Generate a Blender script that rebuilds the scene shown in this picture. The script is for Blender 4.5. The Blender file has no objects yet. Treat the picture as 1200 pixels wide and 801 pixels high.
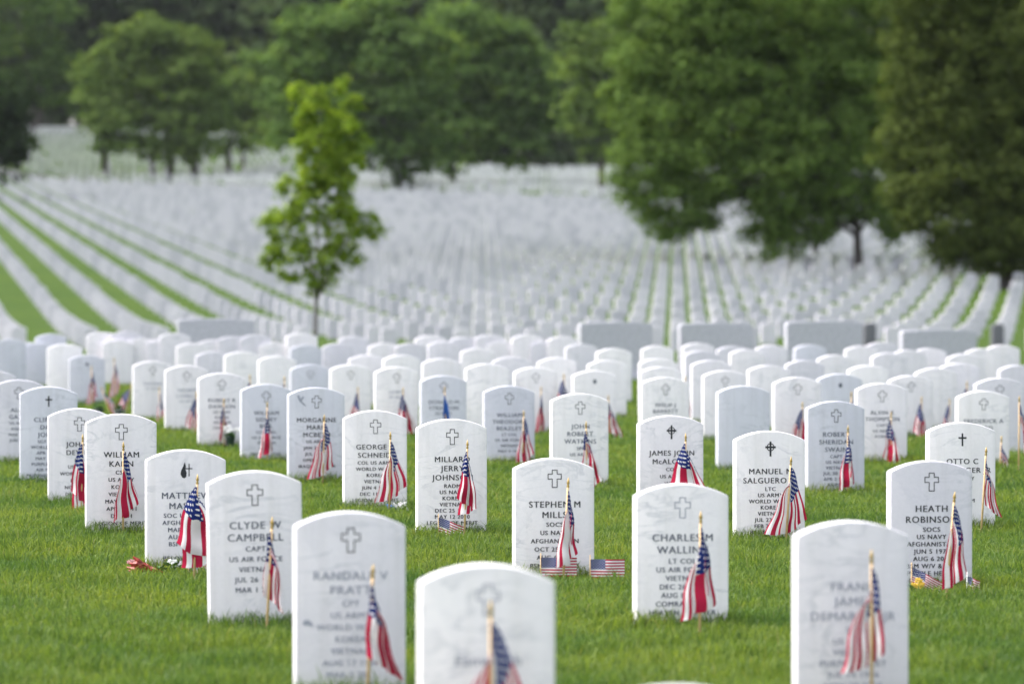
import bpy, bmesh, math, random
import numpy as np
from mathutils import Vector, Matrix
random.seed(7)
RNG = np.random.default_rng(11)
R = math.radians
FP = 6374.0          # focal length in pixels of the 1200 px photograph
HC = 1.28            # camera height
HY = 312.0           # horizon row
TH = R(7.7)          # the rows are turned a little to the view
sc = bpy.context.scene
COL = sc.collection

# ------------------------------------------------------------------ materials
def new_mat(name):
    m = bpy.data.materials.new(name); m.use_nodes = True
    nt = m.node_tree; nt.nodes.clear()
    out = nt.nodes.new('ShaderNodeOutputMaterial')
    return m, nt, out
def nd(nt, t, **kw):
    n = nt.nodes.new(t)
    for k, v in kw.items():
        if k.startswith('i_'):
            key = k[2:].replace('_', ' ')
            n.inputs[int(key) if key.isdigit() else key].default_value = v
        else: setattr(n, k, v)
    return n
def mathn(nt, op, a, b=None, c=None):
    n = nt.nodes.new('ShaderNodeMath'); n.operation = op
    for i, v in enumerate((a, b, c)):
        if v is None: continue
        if isinstance(v, (int, float)): n.inputs[i].default_value = v
        else: nt.links.new(v, n.inputs[i])
    return n.outputs[0]
def ramp(nt, fac, stops):
    n = nt.nodes.new('ShaderNodeValToRGB')
    while len(n.color_ramp.elements) < len(stops): n.color_ramp.elements.new(0.5)
    for e, (p, c) in zip(n.color_ramp.elements, stops):
        e.position = p; e.color = tuple(c) + ((1,) if len(c) == 3 else ())
    nt.links.new(fac, n.inputs[0]); return n.outputs[0]
def mixc(nt, fac, a, b, mode='MIX'):
    n = nt.nodes.new('ShaderNodeMix'); n.data_type = 'RGBA'; n.blend_type = mode
    for sock, v in ((n.inputs[0], fac), (n.inputs[6], a), (n.inputs[7], b)):
        if isinstance(v, (int, float)): sock.default_value = v
        elif isinstance(v, tuple): sock.default_value = v if len(v) == 4 else v + (1,)
        else: nt.links.new(v, sock)
    return n.outputs[2]

def simple_mat(name, col, rough=0.7, metal=0.0, vary=0.12, scale=60):
    m, nt, out = new_mat(name)
    p = nd(nt, 'ShaderNodeBsdfPrincipled', i_Roughness=rough, i_Metallic=metal)
    tc = nd(nt, 'ShaderNodeTexCoord')
    no = nd(nt, 'ShaderNodeTexNoise', i_Scale=scale, i_Detail=4.0)
    nt.links.new(tc.outputs['Object'], no.inputs['Vector'])
    lo = tuple(c * (1 - vary) for c in col); hi = tuple(min(1, c * (1 + vary)) for c in col)
    nt.links.new(ramp(nt, no.outputs['Fac'], [(0.3, lo), (0.7, hi)]), p.inputs['Base Color'])
    nt.links.new(p.outputs[0], out.inputs[0]); return m

def marble_mat(name, island=False, tint=(0.80, 0.765, 0.79), grey=(0.64, 0.62, 0.675)):
    m, nt, out = new_mat(name)
    p = nd(nt, 'ShaderNodeBsdfPrincipled', i_Roughness=0.62)
    p.inputs['Specular IOR Level'].default_value = 0.3
    tc = nd(nt, 'ShaderNodeTexCoord')
    if island:
        g = nd(nt, 'ShaderNodeNewGeometry'); rnd = g.outputs['Random Per Island']
    else:
        g = nd(nt, 'ShaderNodeObjectInfo'); rnd = g.outputs['Random']
    off = nd(nt, 'ShaderNodeVectorMath', operation='ADD')
    cx = nd(nt, 'ShaderNodeCombineXYZ')
    nt.links.new(mathn(nt, 'MULTIPLY', rnd, 37.0), cx.inputs[0]); nt.links.new(mathn(nt, 'MULTIPLY', rnd, 91.0), cx.inputs[2])
    nt.links.new(tc.outputs['Object'], off.inputs[0]); nt.links.new(cx.outputs[0], off.inputs[1])
    # diagonal veins
    mp = nd(nt, 'ShaderNodeMapping'); mp.inputs['Rotation'].default_value = (0, 0.6, 0); mp.inputs['Scale'].default_value = (1, 1, 2.6)
    nt.links.new(off.outputs[0], mp.inputs[0])
    n1 = nd(nt, 'ShaderNodeTexNoise', i_Scale=3.2, i_Detail=6.0, i_Roughness=0.55, i_Distortion=1.6)
    nt.links.new(mp.outputs[0], n1.inputs['Vector'])
    vein = mathn(nt, 'ABSOLUTE', mathn(nt, 'SUBTRACT', n1.outputs['Fac'], 0.5))
    vein = mathn(nt, 'SUBTRACT', 1.0, mathn(nt, 'MULTIPLY', vein, 22.0)); vein = mathn(nt, 'MAXIMUM', vein, 0.0)
    n2 = nd(nt, 'ShaderNodeTexNoise', i_Scale=4.5, i_Detail=5.0, i_Roughness=0.6)
    nt.links.new(off.outputs[0], n2.inputs['Vector'])
    n3 = nd(nt, 'ShaderNodeTexNoise', i_Scale=70.0, i_Detail=3.0)
    nt.links.new(off.outputs[0], n3.inputs['Vector'])
    stone = ramp(nt, mathn(nt, 'FRACT', mathn(nt, 'MULTIPLY', rnd, 7.31)), [(0.0, grey), (0.35, tuple((a + b) / 2 for a, b in zip(tint, grey))), (0.6, tint), (1.0, tint)])
    cloud = ramp(nt, n2.outputs['Fac'], [(0.3, (0.91, 0.915, 0.925)), (0.62, (1, 1, 1))])
    c = mixc(nt, 1.0, stone, cloud, 'MULTIPLY')
    patch = mathn(nt, 'MULTIPLY', vein, ramp(nt, n2.outputs['Fac'], [(0.45, (0, 0, 0)), (0.62, (0.46, 0.46, 0.46))]))
    c = mixc(nt, patch, c, (0.36, 0.38, 0.42))
    c = mixc(nt, 1.0, c, ramp(nt, n3.outputs['Fac'], [(0.3, (0.955, 0.955, 0.96)), (0.7, (1, 1, 1))]), 'MULTIPLY')
    if not island:   # rain streaks and soil splash near the grass
        mp2 = nd(nt, 'ShaderNodeMapping'); mp2.inputs['Scale'].default_value = (26, 26, 1.6)
        nt.links.new(off.outputs[0], mp2.inputs[0])
        n4 = nd(nt, 'ShaderNodeTexNoise', i_Scale=1.0, i_Detail=3.0); nt.links.new(mp2.outputs[0], n4.inputs['Vector'])
        c = mixc(nt, 1.0, c, ramp(nt, n4.outputs['Fac'], [(0.32, (0.93, 0.93, 0.92)), (0.55, (1, 1, 1))]), 'MULTIPLY')
        sx = nd(nt, 'ShaderNodeSeparateXYZ'); nt.links.new(tc.outputs['Object'], sx.inputs[0])
        dz = mathn(nt, 'SUBTRACT', 0.085, sx.outputs[2]); dz = mathn(nt, 'MULTIPLY', dz, 9.0)
        dz = mathn(nt, 'MAXIMUM', mathn(nt, 'MINIMUM', dz, 1.0), 0.0)
        dz = mathn(nt, 'MULTIPLY', dz, n3.outputs['Fac'])
        c = mixc(nt, dz, c, (0.34, 0.36, 0.24))
    nt.links.new(c, p.inputs['Base Color'])
    b = nd(nt, 'ShaderNodeBump', i_Strength=0.12, i_Distance=0.004)
    nt.links.new(n3.outputs['Fac'], b.inputs['Height']); nt.links.new(b.outputs[0], p.inputs['Normal'])
    nt.links.new(p.outputs[0], out.inputs[0]); return m

def leaf_mat(name, cols, trans=0.35, ns=0.8):
    m, nt, out = new_mat(name)
    g = nd(nt, 'ShaderNodeNewGeometry')
    tc = nd(nt, 'ShaderNodeTexCoord')
    c = ramp(nt, g.outputs['Random Per Island'], [(i / (len(cols) - 1), k) for i, k in enumerate(cols)])
    d = nd(nt, 'ShaderNodeBsdfDiffuse'); t = nd(nt, 'ShaderNodeBsdfTranslucent')
    nt.links.new(c, d.inputs[0])
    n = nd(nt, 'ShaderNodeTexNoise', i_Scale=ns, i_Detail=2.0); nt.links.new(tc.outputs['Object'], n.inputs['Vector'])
    c = mixc(nt, 1.0, c, ramp(nt, n.outputs['Fac'], [(0.38, (0.42, 0.5, 0.55)), (0.5, (0.95, 0.97, 0.95)), (0.62, (1.75, 1.6, 1.35))]), 'MULTIPLY')  # random leaf tone, also painting in sunlit and shaded clumps
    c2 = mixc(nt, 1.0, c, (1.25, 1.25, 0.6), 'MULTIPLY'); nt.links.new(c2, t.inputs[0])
    mx = nd(nt, 'ShaderNodeMixShader', i_0=trans)
    nt.links.new(d.outputs[0], mx.inputs[1]); nt.links.new(t.outputs[0], mx.inputs[2])
    nt.links.new(mx.outputs[0], out.inputs[0]); return m

def grass_blade_mat():
    m, nt, out = new_mat('grass_blades')
    g = nd(nt, 'ShaderNodeNewGeometry')
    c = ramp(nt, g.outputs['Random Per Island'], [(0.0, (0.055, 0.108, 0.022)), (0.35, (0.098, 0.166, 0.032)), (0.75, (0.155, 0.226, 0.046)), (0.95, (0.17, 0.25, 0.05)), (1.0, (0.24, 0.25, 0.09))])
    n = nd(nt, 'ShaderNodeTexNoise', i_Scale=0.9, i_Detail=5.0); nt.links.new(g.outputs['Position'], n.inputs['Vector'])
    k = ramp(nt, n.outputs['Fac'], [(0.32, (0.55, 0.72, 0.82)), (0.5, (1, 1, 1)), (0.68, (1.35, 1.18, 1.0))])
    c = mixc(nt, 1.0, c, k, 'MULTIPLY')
    d = nd(nt, 'ShaderNodeBsdfDiffuse'); t = nd(nt, 'ShaderNodeBsdfTranslucent')
    nt.links.new(c, d.inputs[0]); nt.links.new(mixc(nt, 1.0, c, (1.3, 1.25, 0.6), 'MULTIPLY'), t.inputs[0])
    mx = nd(nt, 'ShaderNodeMixShader', i_0=0.45)
    nt.links.new(d.outputs[0], mx.inputs[1]); nt.links.new(t.outputs[0], mx.inputs[2])
    gl = nd(nt, 'ShaderNodeBsdfGlossy', i_Roughness=0.5); mx2 = nd(nt, 'ShaderNodeMixShader', i_0=0.02)
    nt.links.new(mx.outputs[0], mx2.inputs[1]); nt.links.new(gl.outputs[0], mx2.inputs[2])
    nt.links.new(mx2.outputs[0], out.inputs[0]); return m

def ground_mat():
    m, nt, out = new_mat('lawn_ground')
    p = nd(nt, 'ShaderNodeBsdfPrincipled', i_Roughness=0.9); p.inputs['Specular IOR Level'].default_value = 0.1
    g = nd(nt, 'ShaderNodeNewGeometry')
    n1 = nd(nt, 'ShaderNodeTexNoise', i_Scale=0.25, i_Detail=6.0); nt.links.new(g.outputs['Position'], n1.inputs['Vector'])
    n2 = nd(nt, 'ShaderNodeTexNoise', i_Scale=9.0, i_Detail=8.0, i_Roughness=0.7); nt.links.new(g.outputs['Position'], n2.inputs['Vector'])
    a = ramp(nt, n1.outputs['Fac'], [(0.3, (0.038, 0.078, 0.006)), (0.7, (0.058, 0.10, 0.008))])
    b = ramp(nt, n2.outputs['Fac'], [(0.3, (0.6, 0.65, 0.6)), (0.7, (1.15, 1.1, 1.0))])
    nt.links.new(mixc(nt, 1.0, a, b, 'MULTIPLY'), p.inputs['Base Color'])
    bp = nd(nt, 'ShaderNodeBump', i_Strength=0.6, i_Distance=0.04)
    nt.links.new(n2.outputs['Fac'], bp.inputs['Height']); nt.links.new(bp.outputs[0], p.inputs['Normal'])
    nt.links.new(p.outputs[0], out.inputs[0]); return m

def flag_mat(name, blue=(0.018, 0.032, 0.15), red=(0.42, 0.022, 0.06), white=(0.74, 0.72, 0.73), trans=0.28):
    m, nt, out = new_mat(name)
    uv = nd(nt, 'ShaderNodeUVMap'); uv.uv_map = 'UVMap'
    s = nd(nt, 'ShaderNodeSeparateXYZ'); nt.links.new(uv.outputs[0], s.inputs[0])
    u, v = s.outputs[0], s.outputs[1]          # u along the fly, v = 0 at the top
    st = mathn(nt, 'MODULO', mathn(nt, 'FLOOR', mathn(nt, 'MULTIPLY', v, 13.0)), 2.0)
    c = mixc(nt, st, red, white)
    can = mathn(nt, 'MULTIPLY', mathn(nt, 'LESS_THAN', u, 0.44), mathn(nt, 'LESS_THAN', v, 7 / 13))
    def dots(ou, ov, nu, nv):
        a = mathn(nt, 'SUBTRACT', mathn(nt, 'FRACT', mathn(nt, 'ADD', mathn(nt, 'MULTIPLY', u, nu / 0.44), ou)), 0.5)
        b = mathn(nt, 'SUBTRACT', mathn(nt, 'FRACT', mathn(nt, 'ADD', mathn(nt, 'MULTIPLY', v, nv / (7 / 13)), ov)), 0.5)
        r2 = mathn(nt, 'ADD', mathn(nt, 'MULTIPLY', a, a), mathn(nt, 'MULTIPLY', mathn(nt, 'MULTIPLY', b, b), 1.0))
        return mathn(nt, 'LESS_THAN', r2, 0.030)
    star = mathn(nt, 'MAXIMUM', dots(0, 0, 5, 4), dots(0.5, 0.5, 5, 4))
    c = mixc(nt, can, c, mixc(nt, star, blue, white))
    d = nd(nt, 'ShaderNodeBsdfDiffuse'); t = nd(nt, 'ShaderNodeBsdfTranslucent')
    nt.links.new(c, d.inputs[0]); nt.links.new(c, t.inputs[0])
    mx = nd(nt, 'ShaderNodeMixShader', i_0=trans)
    nt.links.new(d.outputs[0], mx.inputs[1]); nt.links.new(t.outputs[0], mx.inputs[2])
    nt.links.new(mx.outputs[0], out.inputs[0]); return m

M = {
 'marble': marble_mat('white_marble'),
 'marble_bright': marble_mat('bright_marble', tint=(0.86, 0.825, 0.835), grey=(0.83, 0.80, 0.81)),
 'marble_grey': marble_mat('blue_grey_marble', tint=(0.63, 0.63, 0.69), grey=(0.58, 0.58, 0.65)),
 'marble_far': marble_mat('far_marble', island=True, tint=(0.71, 0.67, 0.73), grey=(0.54, 0.52, 0.58)),
 'marble_hill': marble_mat('hillside_marble', tint=(0.72, 0.68, 0.74), grey=(0.54, 0.52, 0.58)),
 'marble_shaded': marble_mat('shaded_marble', island=True, tint=(0.66, 0.65, 0.67), grey=(0.50, 0.50, 0.52)),  # far marble greyed down, tree shade painted into its colour
 'granite': simple_mat('grey_granite', (0.44, 0.44, 0.48), 0.6, vary=0.12, scale=30),
 'dark_granite': simple_mat('dark_granite', (0.12, 0.12, 0.135), 0.6),
 'ink': simple_mat('black_lettering', (0.02, 0.022, 0.028), 0.6),
 'ink_soft': simple_mat('weathered_lettering', (0.10, 0.11, 0.15), 0.6),
 'ink_pale': simple_mat('faded_lettering', (0.34, 0.35, 0.42), 0.6),
 'wood': simple_mat('pale_stick_wood', (0.58, 0.40, 0.20), 0.6),
 'gold': simple_mat('gold_spear_tip', (0.46, 0.31, 0.10), 0.38, 0.5),
 'flag': flag_mat('flag_cloth'),
 'flag_print': flag_mat('small_flag_cloth', trans=0.1),
 'blueflag': simple_mat('blue_flag_cloth', (0.02, 0.09, 0.36), 0.7),
 'bark': simple_mat('bark', (0.055, 0.045, 0.045), 0.9, vary=0.35, scale=8),
 'bark_young': simple_mat('young_bark', (0.17, 0.15, 0.15), 0.9, vary=0.25, scale=20),
 'stem': simple_mat('plant_stems', (0.06, 0.14, 0.03), 0.7),
 'redwrap': simple_mat('red_wrapping', (0.30, 0.03, 0.02), 0.5, vary=0.5, scale=90),
 'whitepet': simple_mat('white_petals', (0.78, 0.76, 0.76), 0.6),
 'yellowpet': simple_mat('yellow_petals', (0.75, 0.48, 0.05), 0.6),
 'pinkpet': simple_mat('pink_petals', (0.70, 0.30, 0.36), 0.6),
 'darkpot': simple_mat('dark_green_vase', (0.012, 0.03, 0.025), 0.4),
 'bluewrap': simple_mat('blue_ribbon', (0.03, 0.08, 0.25), 0.5),
 'plastic': simple_mat('white_plastic_stick', (0.75, 0.75, 0.73), 0.4),
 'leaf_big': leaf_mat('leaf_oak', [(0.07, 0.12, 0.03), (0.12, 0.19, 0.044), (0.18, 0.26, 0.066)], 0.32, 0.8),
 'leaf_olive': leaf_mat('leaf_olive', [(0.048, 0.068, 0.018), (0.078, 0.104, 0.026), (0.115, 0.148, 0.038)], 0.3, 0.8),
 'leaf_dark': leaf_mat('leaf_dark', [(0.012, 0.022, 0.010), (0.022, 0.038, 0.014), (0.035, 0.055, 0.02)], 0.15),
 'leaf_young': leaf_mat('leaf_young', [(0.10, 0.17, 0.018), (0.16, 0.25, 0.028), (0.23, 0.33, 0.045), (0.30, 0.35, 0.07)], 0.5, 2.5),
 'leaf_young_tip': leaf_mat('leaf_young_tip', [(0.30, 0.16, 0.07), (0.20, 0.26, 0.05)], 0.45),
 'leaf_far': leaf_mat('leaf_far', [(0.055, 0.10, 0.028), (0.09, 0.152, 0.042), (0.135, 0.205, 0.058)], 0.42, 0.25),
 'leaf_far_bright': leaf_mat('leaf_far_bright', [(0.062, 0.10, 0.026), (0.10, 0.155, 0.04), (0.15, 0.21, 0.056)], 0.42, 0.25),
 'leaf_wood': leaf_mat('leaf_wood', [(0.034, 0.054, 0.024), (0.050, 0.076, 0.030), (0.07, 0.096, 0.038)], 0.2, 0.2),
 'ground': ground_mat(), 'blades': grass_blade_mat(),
}

# ------------------------------------------------------------------ helpers
def tag(o, label=None, cat=None, group=None, kind=None):
    if label: o['label'] = label
    if cat: o['category'] = cat
    if group: o['group'] = group
    if kind: o['kind'] = kind
    return o
def empty(name, loc, rz=0.0):
    o = bpy.data.objects.new(name, None); COL.objects.link(o)
    o.location = loc; o.rotation_euler = (0, 0, rz); o.empty_display_size = 0.1
    return o
def link(name, me, mat, parent=None):
    o = bpy.data.objects.new(name, me); COL.objects.link(o)
    if mat is not None and len(me.materials) == 0:
        for k in (mat if isinstance(mat, (list, tuple)) else [mat]): me.materials.append(k)
    if parent is not None: o.parent = parent
    return o
def mesh_np(name, V, F_counts, F_idx, uv=None, mat_idx=None, smooth=False):
    me = bpy.data.meshes.new(name)
    V = np.asarray(V, dtype=np.float32); F_idx = np.asarray(F_idx, dtype=np.int32).ravel(); F_counts = np.asarray(F_counts, dtype=np.int32)
    me.vertices.add(len(V)); me.vertices.foreach_set('co', V.ravel())
    me.loops.add(len(F_idx)); me.loops.foreach_set('vertex_index', F_idx)
    me.polygons.add(len(F_counts))
    st = np.zeros(len(F_counts), dtype=np.int32); st[1:] = np.cumsum(F_counts)[:-1]
    me.polygons.foreach_set('loop_start', st); me.polygons.foreach_set('loop_total', F_counts)
    if mat_idx is not None: me.polygons.foreach_set('material_index', np.asarray(mat_idx, dtype=np.int32))
    me.polygons.foreach_set('use_smooth', np.full(len(F_counts), smooth, dtype=bool))
    me.update(calc_edges=True)
    if uv is not None:
        l = me.uv_layers.new(name='UVMap'); l.data.foreach_set('uv', np.asarray(uv, dtype=np.float32)[F_idx].ravel())
    return me
class Geo:                       # a small mesh collector
    def __init__(s): s.V = []; s.F = []
    def add(s, vs, fs):
        b = len(s.V); s.V += [tuple(v) for v in vs]; s.F += [tuple(b + i for i in f) for f in fs]
    def tube(s, pts, rad, n=8, caps=True):
        pts = [Vector(p) for p in pts]; rings = []
        up = Vector((0.13, 0.97, 0.2))
        for i, p in enumerate(pts):
            d = (pts[min(i + 1, len(pts) - 1)] - pts[max(i - 1, 0)]).normalized()
            a = d.cross(up); a = a.normalized() if a.length > 1e-4 else Vector((1, 0, 0)); b = d.cross(a)
            r = rad[i] if isinstance(rad, (list, tuple)) else rad
            rings.append([p + (a * math.cos(t) + b * math.sin(t)) * r for t in [2 * math.pi * k / n for k in range(n)]])
        vs = [v for r_ in rings for v in r_]; fs = []
        for i in range(len(pts) - 1):
            for k in range(n):
                k2 = (k + 1) % n; fs.append((i * n + k, i * n + k2, (i + 1) * n + k2, (i + 1) * n + k))
        if caps: fs += [tuple(range(n))[::-1], tuple((len(pts) - 1) * n + k for k in range(n))]
        s.add(vs, fs)
    def build(s, name, mat, parent=None, smooth=True):
        me = bpy.data.meshes.new(name); me.from_pydata(s.V, [], s.F); me.update()
        if smooth: me.polygons.foreach_set('use_smooth', [True] * len(me.polygons))
        return link(name, me, mat, parent)

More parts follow.
